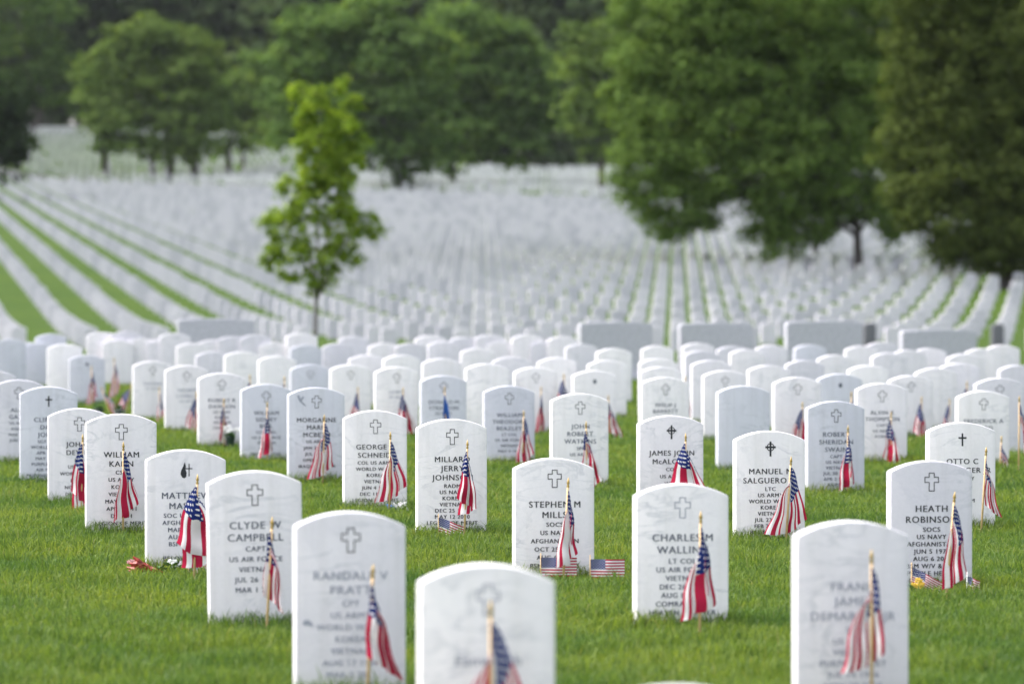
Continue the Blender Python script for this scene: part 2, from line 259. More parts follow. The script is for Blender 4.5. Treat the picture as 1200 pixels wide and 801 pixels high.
# ------------------------------------------------------------------ stones as measured in the photograph
# x centre, top row, base row (or None), width in px (or None)
FRONT = [
 # key, x, top, base, w, material, emblem, ink, big lines, small lines, label
 ('bot', 800, 808, None, 225, 'marble', None, None, [], [], 'white headstone of which only the rounded tip shows at the bottom edge'),
 ('F', 572, 662, None, 171, 'marble_bright', 'cross_pale', 'ink_pale', ['', 'Eanwreth'], [], 'very near, strongly blurred bright white headstone at bottom centre, the largest in the frame'),
 ('E', 411, 600, None, 138, 'marble', 'cross', 'ink_pale', ['RANDALL V', 'PRATT'], ['CPT', 'US ARMY', 'WORLD WAR II', 'KOREA', 'VIETNAM', 'AUG 17 1920', 'MAR 2 2011'], 'tall blurred bluish headstone at the bottom edge, directly left of the very near bright one'),
 ('D', 1000, 611, None, 139, 'marble', 'none', 'ink_pale', ['FRANK', 'JAMES', 'DEMARCO JR'], ['SP4', 'US ARMY', 'VIETNAM', 'PURPLE HEART', 'JUL 14 1946', 'NOV 20 2010'], 'big blurred headstone at the bottom right with a brown-sticked flag leaning on its face'),
 ('C', 301, 552, 740, 115, 'marble', 'cross', 'ink_soft', ['CLYDE W', 'CAMPBELL'], ['CAPT', 'US AIR FORCE', 'VIETNAM', 'JUL 26 1939', 'MAR 1 2011'], 'slightly blurred headstone with thick outlined cross, right of the one with red bouquet'),
 ('B', 800, 567, 735, 115, 'marble_bright', 'cross_pale', 'ink_soft', ['CHARLES M', 'WALLING'], ['LT COL', 'US AIR FORCE', 'VIETNAM', 'DEC 26 1930', 'AUG 8 2010', 'COMRADES IN', 'HEAVEN FOREVER'], 'pure white headstone with faint outlined cross and one bright blue-topped flag, low right of centre'),
 ('A', 650, 537, 680, 97, 'marble_bright', 'cross', 'ink', ['STEPHEN M', 'MILLS'], ['SOCS', 'US NAVY', 'AFGHANISTAN', 'OCT 25 1975', 'AUG 6 2011', 'BSM W/V & PHS'], 'sharp white headstone flanked by two little printed flags at its foot'),
 ('G', 218, 527, 672, 98, 'marble', 'flame', 'ink_soft', ['MATTHEW', 'MASON'], ['SOC US NAVY', 'AFGHANISTAN', 'MAR 3 1974', 'AUG 6 2011', 'BSM W/V &', 'PH', 'BELOVED SON'], 'headstone with dark flame emblem and a red bouquet lying at its left foot'),
 ('R', 1092, 540, 692, 101, 'marble', 'cross', 'ink', ['HEATH', 'ROBINSON'], ['SOCS', 'US NAVY', 'AFGHANISTAN', 'JUN 5 1977', 'AUG 6 2011', 'BSM W/V & PHS', 'PURPLE HEART', 'HUSBAND AND'], 'sharp headstone at right with yellow flowers and two little flags around its foot'),
 ('H', 142, 485, 624, 90, 'marble', 'cross', 'ink', ['WILLIAM', 'KAHN'], ['CSM', 'US ARMY', 'KOREA', 'VIETNAM', 'MAY 5 1938', 'APR 9 2011', 'DSC SM', 'LEGION OF MERIT'], 'sharp grey-veined headstone at left, overlapping the headstone behind it, flag stick down its middle'),
 ('I', 93, 478.5, 592, 78, 'marble', 'cross', 'ink', ['JOHN E', 'DEWEY'], ['LTC', 'US ARMY', 'WORLD WAR II', 'KOREA', 'NOV 9 1920', 'DEC 4 2010'], 'headstone half hidden by the sharp grey-veined one in front, cutting its flag'),
 ('I2', 57, 453, 568, 72, 'marble_grey', 'latin', 'ink_soft', ['CLIFTON', 'DALE', 'JOHNS'], ['SGT USAF', 'WORLD WAR II', 'APR 4 1921', 'MAY 9 2010', 'PURPLE HEART', 'AIR MEDAL', 'PRISONER OF WAR'], 'bluish headstone with a solid black cross near the left edge'),
 ('I3', 22, 445, 545, 66, 'marble', 'cross', 'ink_soft', ['ALAN', 'GATES'], ['US NAVY', 'KOREA', 'MAR 1930', 'JUN 2010'], 'headstone cut by the left edge, beside the bluish one with solid black cross'),
 ('I4', -10, 434, 527, 62, 'marble', None, None, [], [], 'headstone of which just a rounded shoulder shows at the left edge'),
 ('J', 530, 491, 629, 86, 'marble_bright', 'cross', 'ink', ['MILLARD', 'JERRY', 'JOHNSON'], ['RADM', 'US NAVY', 'KOREA', 'VIETNAM', 'DEC 25 1932', 'MAY 12 2010', 'LEGION OF MERIT', 'BRONZE STAR'], 'sharp white headstone at centre with one tilted little flag at its foot'),
 ('K', 440, 481, 601, 77, 'marble_bright', 'cross', 'ink', ['GEORGE A', 'SCHNEIDI'], ['COL US ARMY', 'WORLD WAR II', 'KOREA', 'VIETNAM', 'JUN 4 1919', 'DEC 11 2010', 'LEGION OF MERIT'], 'white headstone with a wide two-sided flag and a blue and white bundle at its foot'),
 ('L', 371, 454, 567, 70, 'marble_grey', 'cross', 'ink', ['MORGANNE', 'MARIE', 'MCBETH'], ['US ARMY', 'JAN 20 1991', 'JUL 2 2010', 'OPERATION', 'IRAQI FREEDOM'], 'grey headstone with a dark stain at its top left corner, and red striped flag'),
 ('M', 312, 450, 545, 60, 'marble_grey', 'cross', 'ink_soft', ['WILLIAM', 'SIDNEY', 'BELL'], ['COLONEL', 'US AIR FORCE', 'VIETNAM', 'KOREA', 'BRONZE STAR'], 'grey headstone immediately left of the one with the stained corner'),
 ('N', 260, 437, 525, 59, 'marble', 'cross', 'ink_soft', ['ROBERT R', 'DAWSON'], ['US ARMY', 'KOREA', 'VIETNAM', '1931 2010'], 'blurred headstone with white flowers in a dark vase at its right foot'),
 ('N2', 219, 428, 508, 54, 'marble', 'cross', 'ink_pale', ['HENRY', 'LOWELL'], ['US ARMY'], 'blurred headstone with pink-looking flag at its right edge, left of the dark vase'),
 ('N3', 179, 423, 498, 46, 'marble', 'cross', 'ink_pale', ['THOMAS'], ['US NAVY'], 'blurred headstone just right of the pair of crossed flags at left'),
 ('O', 903, 505, 637, 84, 'marble_bright', 'celtic', 'ink', ['MANUEL M', 'SALGUERO JR'], ['LTC', 'US ARMY', 'WORLD WAR II', 'KOREA', 'VIETNAM', 'JUL 23 1922', 'FEB 24 2010', 'BRONZE STAR', 'AIR MEDAL'], 'bright white headstone with a black ringed cross and a wide two-sided flag'),
 ('P', 787, 487, None, 77, 'marble', 'celtic', 'ink', ['JAMES JOHN', 'McALOON'], ['COL', 'US ARMY', 'WWII', 'KOREA'], 'bluish veined headstone with a black ringed cross, right behind the one with faint cross'),
 ('Q', 980, 470, 581, 69, 'marble_grey', 'cross', 'ink_soft', ['ROBERT', 'SHERIDAN', 'SWAIN'], ['CAPT', 'US NAVY', 'VIETNAM', 'JUL 30 1925', 'APR 2 2010', 'KOREA'], 'grey clouded headstone with three name lines, right of the bright one with ringed cross'),
 ('S', 1128, 495, 622, 82, 'marble_bright', 'latin', 'ink', ['OTTO C', 'STRELINGER JR'], ['US ARMY', 'KOREA', 'MAJOR', 'VIETNAM'], 'white headstone with a solid black cross, behind the sharp one with yellow flowers'),
 ('T', 1153, 458, 545, 66, 'marble_bright', 'cross', 'ink_soft', ['FREDERICK A', 'BAIRD'], ['US NAVY', 'KOREA', 'VIETNAM'], 'white headstone at right behind the solid black cross one, wide flag beside it'),
 ('T2', 1172, 443, None, 58, 'marble', 'cross', 'ink_pale', [], [], 'blurred headstone at the right edge peeking over the white one in front'),
 ('U', 680, 461, 573, 70, 'marble_bright', 'cross', 'ink_soft', ['JOHN', 'ROBERT', 'WATKINS'], ['SP4', 'US ARMY'], 'white headstone left of the open grass aisle, with blue-topped narrow flag'),
 ('V', 597, 452, 548, 61, 'marble_grey', 'cross', 'ink_soft', ['WILLIAM', 'THEODORE', 'BEAZLEY'], ['LT COL', 'US AIR FORCE', 'VIETNAM', 'MAY 9 1931'], 'grey headstone with a red striped flag, two to the left of the open grass aisle'),
 ('W', 872, 452, 556, 63, 'marble_grey', 'none', 'ink_pale', [], [], 'blank-looking pale grey headstone between the ringed-cross headstones, no flag'),
 ('X', 780, 442, 535, 58, 'marble_bright', 'cross', 'ink_soft', ['PHILIP J', 'BARRETT'], ['US ARMY'], 'bright headstone on the right side of the open grass aisle, first of a tight line'),
 ('Y', 1034, 449, 545, 62, 'marble', 'cross', 'ink_soft', ['ALVIN K', 'THOMPSON'], ['CAPT', 'US ARMY', 'KOREA'], 'white headstone with a navy and white flag, right of the grey clouded one'),
 ('Y2', 1068, 440, 515, 53, 'marble', 'cross', 'ink_pale', [], [], 'blurred headstone with a faded flag, tucked behind the white one beside the grey clouded one'),
 ('Y3', 1098, 431, None, 46, 'marble', None, None, [], [], 'blurred headstone with a small orange-red flag, left of the right-hand pair'),
 ('W2', 935, 442, 535, 57, 'marble', 'cross', 'ink_pale', [], [], 'clouded blurred headstone with a pink striped flag, above the bright one with ringed cross'),
 ('W3', 985, 438, None, 51, 'marble_grey', 'dark', 'ink_pale', [], [], 'blurred headstone with a small dark round emblem, behind the grey clouded one'),
 ('W4', 850, 434, 525, 50, 'marble', 'cross', 'ink_pale', [], [], 'blurred white headstone just left of and behind the blank pale grey one'),
 ('W5', 834, 422, 510, 44, 'marble', None, None, [], [], 'narrow-looking blurred headstone right of the aisle line, two behind the blank grey one'),
 ('V2', 520, 440, 522, 56, 'marble_grey', 'cross', 'ink_soft', ['DONALD M', 'STRATTON'], ['US NAVY'], 'grey headstone with a plain blue flag, above centre'),
 ('V3', 571, 426, 515, 50, 'marble_bright', None, None, [], [], 'plain bright blurred headstone immediately right of the plain blue flag'),
 ('V4', 628, 430, 507, 52, 'marble_bright', 'cross', 'ink_pale', [], [], 'bright blurred headstone with a thin dark flag at its right edge, centre'),
 ('V5', 465, 430, 511, 53, 'marble_bright', 'cross', 'ink_pale', ['LEWIS'], ['US ARMY'], 'bright blurred headstone with a big faded navy flag, left of plain blue flag'),
 ('V6', 411, 427, 500, 49, 'marble_bright', 'cross', 'ink_pale', [], [], 'bright blurred headstone with faded flag, right behind the grey one with stained corner'),
 ('V7', 364, 427, None, 43, 'marble_grey', 'cross', 'ink_pale', [], [], 'grey blurred headstone peeking above the one with the stained corner'),
 ('U2', 697, 434, 514, 52, 'marble_bright', 'dark', 'ink_pale', [], [], 'bright headstone with a small dark emblem at the left of the grass aisle, faded flag'),
 ('U3', 712, 422, 490, 47, 'marble_bright', None, None, [], [], 'bright blurred headstone left of the grass aisle, second in the line running back'),
 ('E1', 102, 416, 476, 43, 'marble_grey', 'dark', 'ink_pale', [], [], 'blurred bluish headstone with a small orange-red flag on its face, left'),
]
# blurred stones of the packed back rows: x, top, width, tone
MID = [(12,397,38,1),(33,402,34,1),(46,403,34,1),(76,403,45,2),(138,398,36,0),(165,396,34,0),(190,398,34,0),
 (226,402,38,0),(250,412,38,0),(284,412,41,2),(325,417,44,2),(273,394,34,0),(359,408,34,1),(322,403,33,0),(354,390,30,0),(300,392,30,0),
 (430,416,40,0),(471,416,41,2),(518,420,45,0),(451,402,36,0),(482,402,36,0),(520,400,36,0),(560,408,38,0),(600,418,42,0),(545,395,32,0),(397,402,36,0),(415,394,32,0),(588,400,34,0),
 (653,419,44,2),(720,408,42,2),(682,403,38,0),(640,400,34,0),(618,392,30,0),(775,430,48,2),(772,420,43,2),(771,405,36,2),
 (819,405,34,0),(823,413,38,0),(860,410,34,0),(876,414,36,0),(905,404,36,0),(901,428,46,0),(944,422,43,0),(950,407,34,1),(980,417,40,0),
 (1018,428,44,2),(1043,418,38,0),(1066,414,36,0),(1090,411,36,0),(1034,404,32,0),(1132,418,38,0),(1152,412,36,0),(1176,404,40,0),(1195,429,44,0),(1125,431,42,0),(1010,412,34,0),
 (505,393,30,0),(575,392,30,0),(660,394,32,0),(120,389,30,0),(148,388,30,0),(60,391,30,1),(250,398,32,0),(205,390,30,0)]

def Dbase(b): return FP * HC / (b - HY)
def stone_D(top, base, w):
    if base is not None: return 0.55 * Dbase(base) + 0.45 * 2199.0 / w
    return 0.6 * (FP * 0.742 / (top - HY)) + 0.4 * 2199.0 / w
CP = []   # control points of the gentle ground
for s in FRONT:
    if s[3] is not None:
        D = stone_D(s[2], s[3], s[4]); CP.append(((s[1] - 600) / FP * D, D, max(-0.07, min(0.07, HC - (s[3] - HY) * D / FP))))
CP = np.array(CP)
def ground_z(x, y):
    x = np.asarray(x, dtype=float); y = np.asarray(y, dtype=float)
    x, y = np.broadcast_arrays(x, y)
    z = np.zeros_like(y)
    # a dip behind the front section, then the long even slope
    t = np.clip((y - 62) / 40, 0, 1); z -= 0.4 * (t * t * (3 - 2 * t))
    q = (y - 122) / 5.0
    z += 0.027 * 5.0 * np.where(q > 20, q, np.log1p(np.exp(np.clip(q, -40, 20))))
    l = np.clip((y - 440) / 80, 0, 1) * np.clip((-x + 2) / 40, 0, 1)
    z += 3.6 * l * l * (3 - 2 * l)
    far = np.maximum(y - 900, 0); z -= 0.022 * far
    m = (y < 75)
    if m.any():
        xs, ys = x[m], y[m]; num = np.zeros_like(xs); den = np.full_like(xs, 0.35)
        for cx, cy, cz in CP:
            w = np.exp(-((xs - cx) ** 2 / 0.9 + (ys - cy) ** 2 / 5.0)); num += w * cz; den += w
        zz = z.copy(); zz[m] += num / den + 0.008 * np.sin(xs * 2.1 + 1) * np.sin(ys * 1.3); z = zz
    return z
def gz(x, y): return float(ground_z(np.array([x]), np.array([y]))[0])
def px_x(px, D): return (px - 600.0) / FP * D
def px_z(py, D): return HC - (py - HY) * D / FP

# ------------------------------------------------------------------ setting
def build_ground():
    ys = list(np.arange(5, 66, 0.35)) + list(np.arange(66, 140, 1.5)) + list(np.arange(140, 700, 8)) + list(np.geomspace(700, 3000, 24)) 
    ys = [-60, -20, 0] + [y for y in ys if y < 1150]
    xs = list(np.arange(-8, 8.01, 0.35)); ext = list(np.geomspace(9, 420, 26)); xs = [-e for e in ext[::-1]] + xs + ext
    X, Y = np.meshgrid(xs, ys); Z = ground_z(X.ravel(), Y.ravel()) 
    V = np.stack([X.ravel(), Y.ravel(), Z], 1); nx, ny = len(xs), len(ys)
    i = np.arange(ny - 1)[:, None] * nx + np.arange(nx - 1)[None, :]; i = i.ravel()
    F = np.stack([i, i + 1, i + nx + 1, i + nx], 1)
    me = mesh_np('ground', V, np.full(len(F), 4), F, smooth=True)
    tag(link('ground', me, M['ground']), kind='structure')
build_ground()

def bnd(px): return 32500.0 / (72.0 + 0.038 * np.clip(px, -300, 1500))   # far edge of the white field
def build_road():          # pale cemetery drive along the far edge of the field
    V = []; F = []
    for k, px in enumerate(range(-500, 1701, 50)):
        D = float(bnd(px)) + 5
        for dd in (0, 6.5):
            x = px_x(px, D); y = D + dd; V.append((x, y, gz(x, y) + 0.03))
    for k in range(len(V) // 2 - 1): F.append((2 * k, 2 * k + 2, 2 * k + 3, 2 * k + 1))
    me = bpy.data.meshes.new('road'); me.from_pydata(V, [], F)
    tag(link('road', me, simple_mat('asphalt_pale', (0.11, 0.115, 0.11), 0.9, scale=3)), kind='structure')
build_road()

def build_grass():
    Vs = []
    n_tot = 0
    for (y0, y1, dens, wd, h0, h1) in ((14.5, 20, 5200, .0042, .035, .075), (20, 29, 4700, .0046, .03, .068), (29, 40, 2400, .0065, .035, .07), (40, 64, 900, .011, .04, .075)):
        hw0, hw1 = 0.1 * y0 + .25, 0.1 * y1 + .25
        n = int(dens * (y1 - y0) * (hw0 + hw1))
        y = y0 + (y1 - y0) * RNG.random(n); hw = 0.1 * y + .25
        keep = RNG.random(n) < hw / hw1
        y = y[keep]; hw = hw[keep]; n = len(y)
        x = (RNG.random(n) * 2 - 1) * hw
        # soft tufts: density and height vary
        f = 0.5 + 0.25 * (np.sin(x * 9.1 + 3 * np.sin(y * 3.7)) + np.sin(y * 7.3 + 2 * np.sin(x * 5.3 + 1)))
        h = (h0 + (h1 - h0) * RNG.random(n) ** 1.3) * (0.6 + 0.8 * f) * np.where(RNG.random(n) < .02, 1.5, 1.0)
        Vs.append((x, y, h, np.full(n, wd)))
        n_tot += n
    # untrimmed fringes at the foot of the stones
    for s in FRONT:
        if s[3] is None and s[0] not in ('P',): continue
        D = stone_D(s[2], s[3], s[4]); X = px_x(s[1], D)
        n = 620
        a = (RNG.random(n) - .5) * .40; b = RNG.normal(-.015, .03, n)
        Vs.append((X + a * math.cos(TH) - b * math.sin(TH), D + a * math.sin(TH) + b * math.cos(TH) , .045 + .06 * RNG.random(n) ** 2, np.full(n, .004)))
    x = np.concatenate([v[0] for v in Vs]); y = np.concatenate([v[1] for v in Vs]); h = np.concatenate([v[2] for v in Vs]); w = np.concatenate([v[3] for v in Vs])
    n = len(x); z = ground_z(x, y) - 0.006
    az = RNG.random(n) * 2 * np.pi; lean = h * (0.15 + 0.75 * RNG.random(n)); la = RNG.random(n) * 2 * np.pi
    dx = np.cos(az) * w * .5; dy = np.sin(az) * w * .5
    V = np.empty((n, 5, 3), dtype=np.float32)
    mx = x + np.cos(la) * lean * .3; my = y + np.sin(la) * lean * .3
    V[:, 0] = np.stack([x - dx, y - dy, z], 1); V[:, 1] = np.stack([x + dx, y + dy, z], 1)
    V[:, 2] = np.stack([mx + dx * .8, my + dy * .8, z + h * .6], 1); V[:, 3] = np.stack([mx - dx * .8, my - dy * .8, z + h * .6], 1)
    V[:, 4] = np.stack([x + np.cos(la) * lean, y + np.sin(la) * lean, z + h * (1 - .25 * (lean / h))], 1)
    b = np.arange(n)[:, None] * 5
    idx = np.concatenate([b + np.array([[0, 1, 2, 3]]), b + np.array([[3, 2, 4]])], 1)
    me = mesh_np('grass', V.reshape(-1, 3), np.tile([4, 3], n), idx, smooth=False)
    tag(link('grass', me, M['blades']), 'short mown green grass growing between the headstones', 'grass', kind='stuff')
    print('blades', n)
build_grass()

# ------------------------------------------------------------------ headstones
def arch_outline(w, h, low, rise=.043, n=12):
    r = (w * w / 4 + rise * rise) / (2 * rise); a = math.asin(w / 2 / r)
    pts = [(-w / 2, low), (w / 2, low)]
    for k in range(n + 1):
        t = a - 2 * a * k / n
        pts.append((r * math.sin(t), h - r + r * math.cos(t)))
    return pts
def slab_mesh(h, w=.33, th=.10, bev=.007, seg=2, low=-.15, n=14):
    bm = bmesh.new(); o = arch_outline(w, h, low, n=n)
    f = bm.faces.new([bm.verts.new((x, 0, z)) for x, z in o])
    g = bmesh.ops.extrude_face_region(bm, geom=[f])
    bmesh.ops.translate(bm, vec=(0, th, 0), verts=[v for v in g['geom'] if isinstance(v, bmesh.types.BMVert)])
    bmesh.ops.recalc_face_normals(bm, faces=bm.faces)
    if bev:
        es = [e for e in bm.edges if len(e.link_faces) == 2 and e.calc_face_angle(0) > .6 and max(v.co.z for v in e.verts) > low + .01]
        bmesh.ops.bevel(bm, geom=es, offset=bev, segments=seg, profile=.6, affect='EDGES')
    me = bpy.data.meshes.new('slab'); bm.to_mesh(me); bm.free()
    for p in me.polygons: p.use_smooth = True
    try: me.set_sharp_from_angle(angle=R(38))
    except Exception: pass
    return me

_fc = {}
def text_polys(txt, size, bold):
    k = (txt, bold)
    if k not in _fc:
        cu = bpy.data.curves.new('t', 'FONT'); cu.body = txt; cu.size = 1.0; cu.align_x = 'CENTER'; cu.fill_mode = 'FRONT'; cu.resolution_u = 3
        cu.offset = bold; cu.space_character = 1.13
        o = bpy.data.objects.new('t', cu); COL.objects.link(o)
        dg = bpy.context.evaluated_depsgraph_get(); me = o.evaluated_get(dg).to_mesh()
        _fc[k] = ([tuple(v.co) for v in me.vertices], [tuple(p.vertices) for p in me.polygons])
        o.evaluated_get(dg).to_mesh_clear(); bpy.data.objects.remove(o); bpy.data.curves.remove(cu)
    return _fc[k]
def inscription(big, small, ink, h, parent, wmax=.285):
    g = Geo(); z = h - .188
    nl = len(small); room = h - .188 - .043 * len(big) - .025
    sp = .0335 if nl < 1 else min(.036, max(.029, room / nl))
    def put(t, cap, z):
        vs, fs = text_polys(t, 1, 0.0)
        if not vs: return
        x0 = min(v[0] for v in vs); x1 = max(v[0] for v in vs); s = cap / .72
        sx = min(s * 1.04, wmax / (x1 - x0)); c = (x0 + x1) / 2
        for q, dx in enumerate((-.0007, .0007)):      # two passes give the letters the cut stroke's weight
            g.add([((v[0] - c) * sx + dx, -.0010 - .0003 * q, z + v[1] * s) for v in vs], [f for f in fs])
    for t in big:
        if t: put(t, .0265, z - .0265 * .5)
        z -= .043
    if nl: z += .003
    for t in small:
        put(t, .0185, z - .0185 * .5); z -= sp
    if g.V: g.build('inscription', M[ink], parent, smooth=False)
def emblem(kind, h, parent):
    if kind in (None, 'none'): return
    g = Geo(); zc = h - .083; y = -.0012
    def cross(W, H, t, up):   # polygon of a latin cross
        a = t / 2; top = H / 2; bot = -H / 2; u = up
        return [(-a, bot), (a, bot), (a, u - a), (W / 2, u - a), (W / 2, u + a), (a, u + a), (a, top), (-a, top), (-a, u + a), (-W / 2, u + a), (-W / 2, u - a), (-a, u - a)]
    def solid(poly, dx=0):
        g.add([(p[0] + dx, y, zc + p[1]) for p in poly], [tuple(range(len(poly)))])
    def bars(W, H, t, up, dx=0):
        for x0, x1, z0, z1 in ((-t / 2, t / 2, -H / 2, H / 2), (-W / 2, -t / 2, up - t / 2, up + t / 2), (t / 2, W / 2, up - t / 2, up + t / 2)):
            g.add([(x0 + dx, y, zc + z0), (x1 + dx, y, zc + z0), (x1 + dx, y, zc + z1), (x0 + dx, y, zc + z1)], [(0, 1, 2, 3)])
    ink = 'ink'
    if kind in ('cross', 'cross_pale'):
        o = cross(.058, .074, .0235, .009); lw = .0032
        # inner outline by offsetting every edge inwards
        n = len(o); inner = []
        for i in range(n):
            p0, p1, p2 = Vector(o[i - 1]), Vector(o[i]), Vector(o[(i + 1) % n])
            d1 = (p1 - p0).normalized(); d2 = (p2 - p1).normalized()
            inner.append(p1 + Vector((-d1.y, d1.x)) * lw + Vector((-d2.y, d2.x)) * lw)
        g.add([(p[0], y, zc + p[1]) for p in o] + [(p[0], y, zc + p[1]) for p in inner], [(i, (i + 1) % n, n + (i + 1) % n, n + i) for i in range(n)])
        ink = 'ink_pale' if kind == 'cross_pale' else 'ink'
    elif kind == 'latin': bars(.040, .062, .008, .009)
    elif kind == 'celtic':
        bars(.050, .070, .0085, .008)
        n = 24
        for r0, r1 in ((.0145, .0185),):
            vs = [(r * math.cos(2 * math.pi * k / n), y - .0006, zc + .008 + r * math.sin(2 * math.pi * k / n)) for r in (r0, r1) for k in range(n)]
            g.add(vs, [(k, (k + 1) % n, n + (k + 1) % n, n + k) for k in range(n)])
    elif kind == 'flame':
        bars(.028, .052, .004, .006, dx=.012)
        fl = [(-.004, -.034), (.004, -.028), (.006, -.012), (.001, .004), (.003, .016), (-.002, .033), (-.009, .014), (-.017, -.002), (-.019, -.018), (-.013, -.030)]
        solid(fl, dx=-.004)
    elif kind == 'dark':
        n = 16; g.add([(.013 * math.cos(2 * math.pi * k / n), y, zc + .018 * math.sin(2 * math.pi * k / n)) for k in range(n)], [tuple(range(n))])
        ink = 'ink_soft'
    g.build('emblem', M[ink], parent, smooth=False)

STONE = {}
for s in FRONT:
    key, px, top, base, w, mat, emb, ink, big, small, lab = s
    D = stone_D(top, base, w); x = px_x(px, D)
    z = gz(x, D); h = max(.44, min(.66, px_z(top, D) - z))
    t = empty('headstone', (x, D, z), TH + R(random.uniform(-.8, .8)))
    if key == 'C': t.rotation_euler = (0, R(-.9), TH)
    tag(t, lab, 'headstone', 'white marble headstones in rows')
    STONE[key] = (x, D, z, h)
    link('slab', slab_mesh(h, n=18), M[mat], t)
    if emb: emblem(emb, h, t)
    if ink and (big or small): inscription(big, small, ink, h, t)

# dark weather stain on two stones: shape of its own
def stain(key, pts):
    x, D, z, h = STONE[key]
    root = [o for o in COL.objects if o.name.startswith('headstone') and abs(o.location.x - x) < 1e-4 and abs(o.location.y - D) < 1e-4][0]
    g = Geo(); g.add([(a, -.0011, h + b) for a, b in pts], [tuple(range(len(pts)))])
    g.build('stain', M['ink_pale'], root, smooth=False)
stain('L', [(-.115, -.045), (-.10, -.043), (-.096, -.065), (-.08, -.05), (-.072, -.054), (-.088, -.078), (-.07, -.095), (-.06, -.11), (-.078, -.10), (-.098, -.084), (-.108, -.068)])
stain('E', [(-.145, -.325), (-.13, -.318), (-.118, -.327), (-.112, -.34), (-.128, -.336), (-.14, -.337)])

MARKERS = [(253.5, 373, 89, 59), (722.5, 377, 85, 60), (840, 378, 86, 60), (967, 376, 90, 59.5), (1101.5, 386, 89, 58)]
zones = [(-99, 205, 'left of the leftmost wide grey marker'), (205, 300, 'in front of the leftmost wide grey marker'), (300, 430, 'around the foot of the young tree'),
         (430, 545, 'between the young tree and the centre'), (545, 675, 'just left of the second wide grey marker'), (675, 745, 'in front of the second wide grey marker'), (745, 798, 'on the right side of the grass aisle'),
         (798, 888, 'in front of the third wide grey marker'), (888, 1015, 'in front of the fourth wide grey marker'), (1015, 1062, 'between the last two wide grey markers'),
         (1062, 1148, 'in front of the rightmost wide grey marker'), (1148, 1300, 'right of the rightmost wide grey marker')]
ords = ['leftmost', 'second from left', 'third from left', 'fourth from left', 'fifth from left', 'sixth from left', 'seventh from left', 'eighth from left', 'ninth from left', 'tenth from left']
mm = {0: 'marble', 1: 'marble_grey', 2: 'marble_bright'}
tones = {0: 'pale', 1: 'bluish', 2: 'bright'}
for a, b, txt in zones:
    zs = sorted([q for q in MID if a <= q[0] < b])
    for i, (px, top, w, tone) in enumerate(zs):
        D = min(57.5, stone_D(top, None, w)); x = px_x(px, D); z = gz(x, D)
        h = max(.48, min(.66, px_z(top, D) - z))
        o = link('headstone', slab_mesh(h, n=12), M[mm[tone]])
        o.location = (x, D, z); o.rotation_euler = (0, 0, TH + R(random.uniform(-1, 1)))
        tag(o, '%s blurred back-row headstone %s, %s' % (tones[tone], txt, 'the only one' if len(zs) == 1 else ords[i]), 'headstone', 'white marble headstones in rows')

# five wide grey markers that close the front section
mk_lab = ['leftmost wide grey marker, close to the young tree', 'second wide grey marker from the left, at the head of the grass aisle', 'middle wide grey marker of the five in the back row', 'fourth wide grey marker from the left, below the big tree trunk', 'rightmost wide grey marker with a pale left edge']
for (px, top, w, D), lab in zip(MARKERS, mk_lab):
    x = px_x(px, D); z = gz(x, D); W = w * D / FP; h = px_z(top, D) - z
    bm = bmesh.new(); hw = W / 2
    prof = [(-hw, -.2), (hw, -.2), (hw, h - .03), (hw - .012, h - .016), (hw * .5, h - .004), (0, h), (-hw * .5, h - .004), (-hw + .012, h - .016), (-hw, h - .03)]
    f = bm.faces.new([bm.verts.new((a, 0, b)) for a, b in prof]); g = bmesh.ops.extrude_face_region(bm, geom=[f])
    bmesh.ops.translate(bm, vec=(0, .22, 0), verts=[v for v in g['geom'] if isinstance(v, bmesh.types.BMVert)])
    bmesh.ops.recalc_face_normals(bm, faces=bm.faces); bmesh.ops.bevel(bm, geom=bm.edges[:], offset=.01, segments=2, affect='EDGES')
    me = bpy.data.meshes.new('wide_marker'); bm.to_mesh(me); bm.free()
    t = empty('grave_monument', (x, D, z), TH); link('tablet', me, M['granite'], t)
    g2 = Geo()
    for (x0, x1, y0, y1, z0, z1) in ((-hw - .07, hw + .07, -.08, .30, -.1, .07),):
        g2.add([(x0, y0, z0), (x1, y0, z0), (x1, y1, z0), (x0, y1, z0), (x0, y0, z1), (x1, y0, z1), (x1, y1, z1), (x0, y1, z1)], [(0, 3, 2, 1), (4, 5, 6, 7), (0, 1, 5, 4), (1, 2, 6, 5), (2, 3, 7, 6), (3, 0, 4, 7)])
    g2.build('base', M['granite'], t, smooth=False)
    tag(t, lab, 'monument', 'wide grey markers closing the front rows')

# low dark blocks at the foot of the hill
dk = [(1020, 378, 'dark block at the hill foot between the fourth and rightmost wide grey markers'),
      (1170, 379, 'dark block at the hill foot right of all the wide grey markers')]
for px, top, lab in dk:
    D = 104.5; x = px_x(px, D); z = gz(x, D); h = px_z(top, D) - z
    o = link('dark_marker', slab_mesh(h, w=.24, th=.2, n=6, bev=.02), M['dark_granite']); o.location = (x, D, z); o.rotation_euler = (0, 0, TH)
    tag(o, lab, 'marker', 'dark blocks at the foot of the hill')

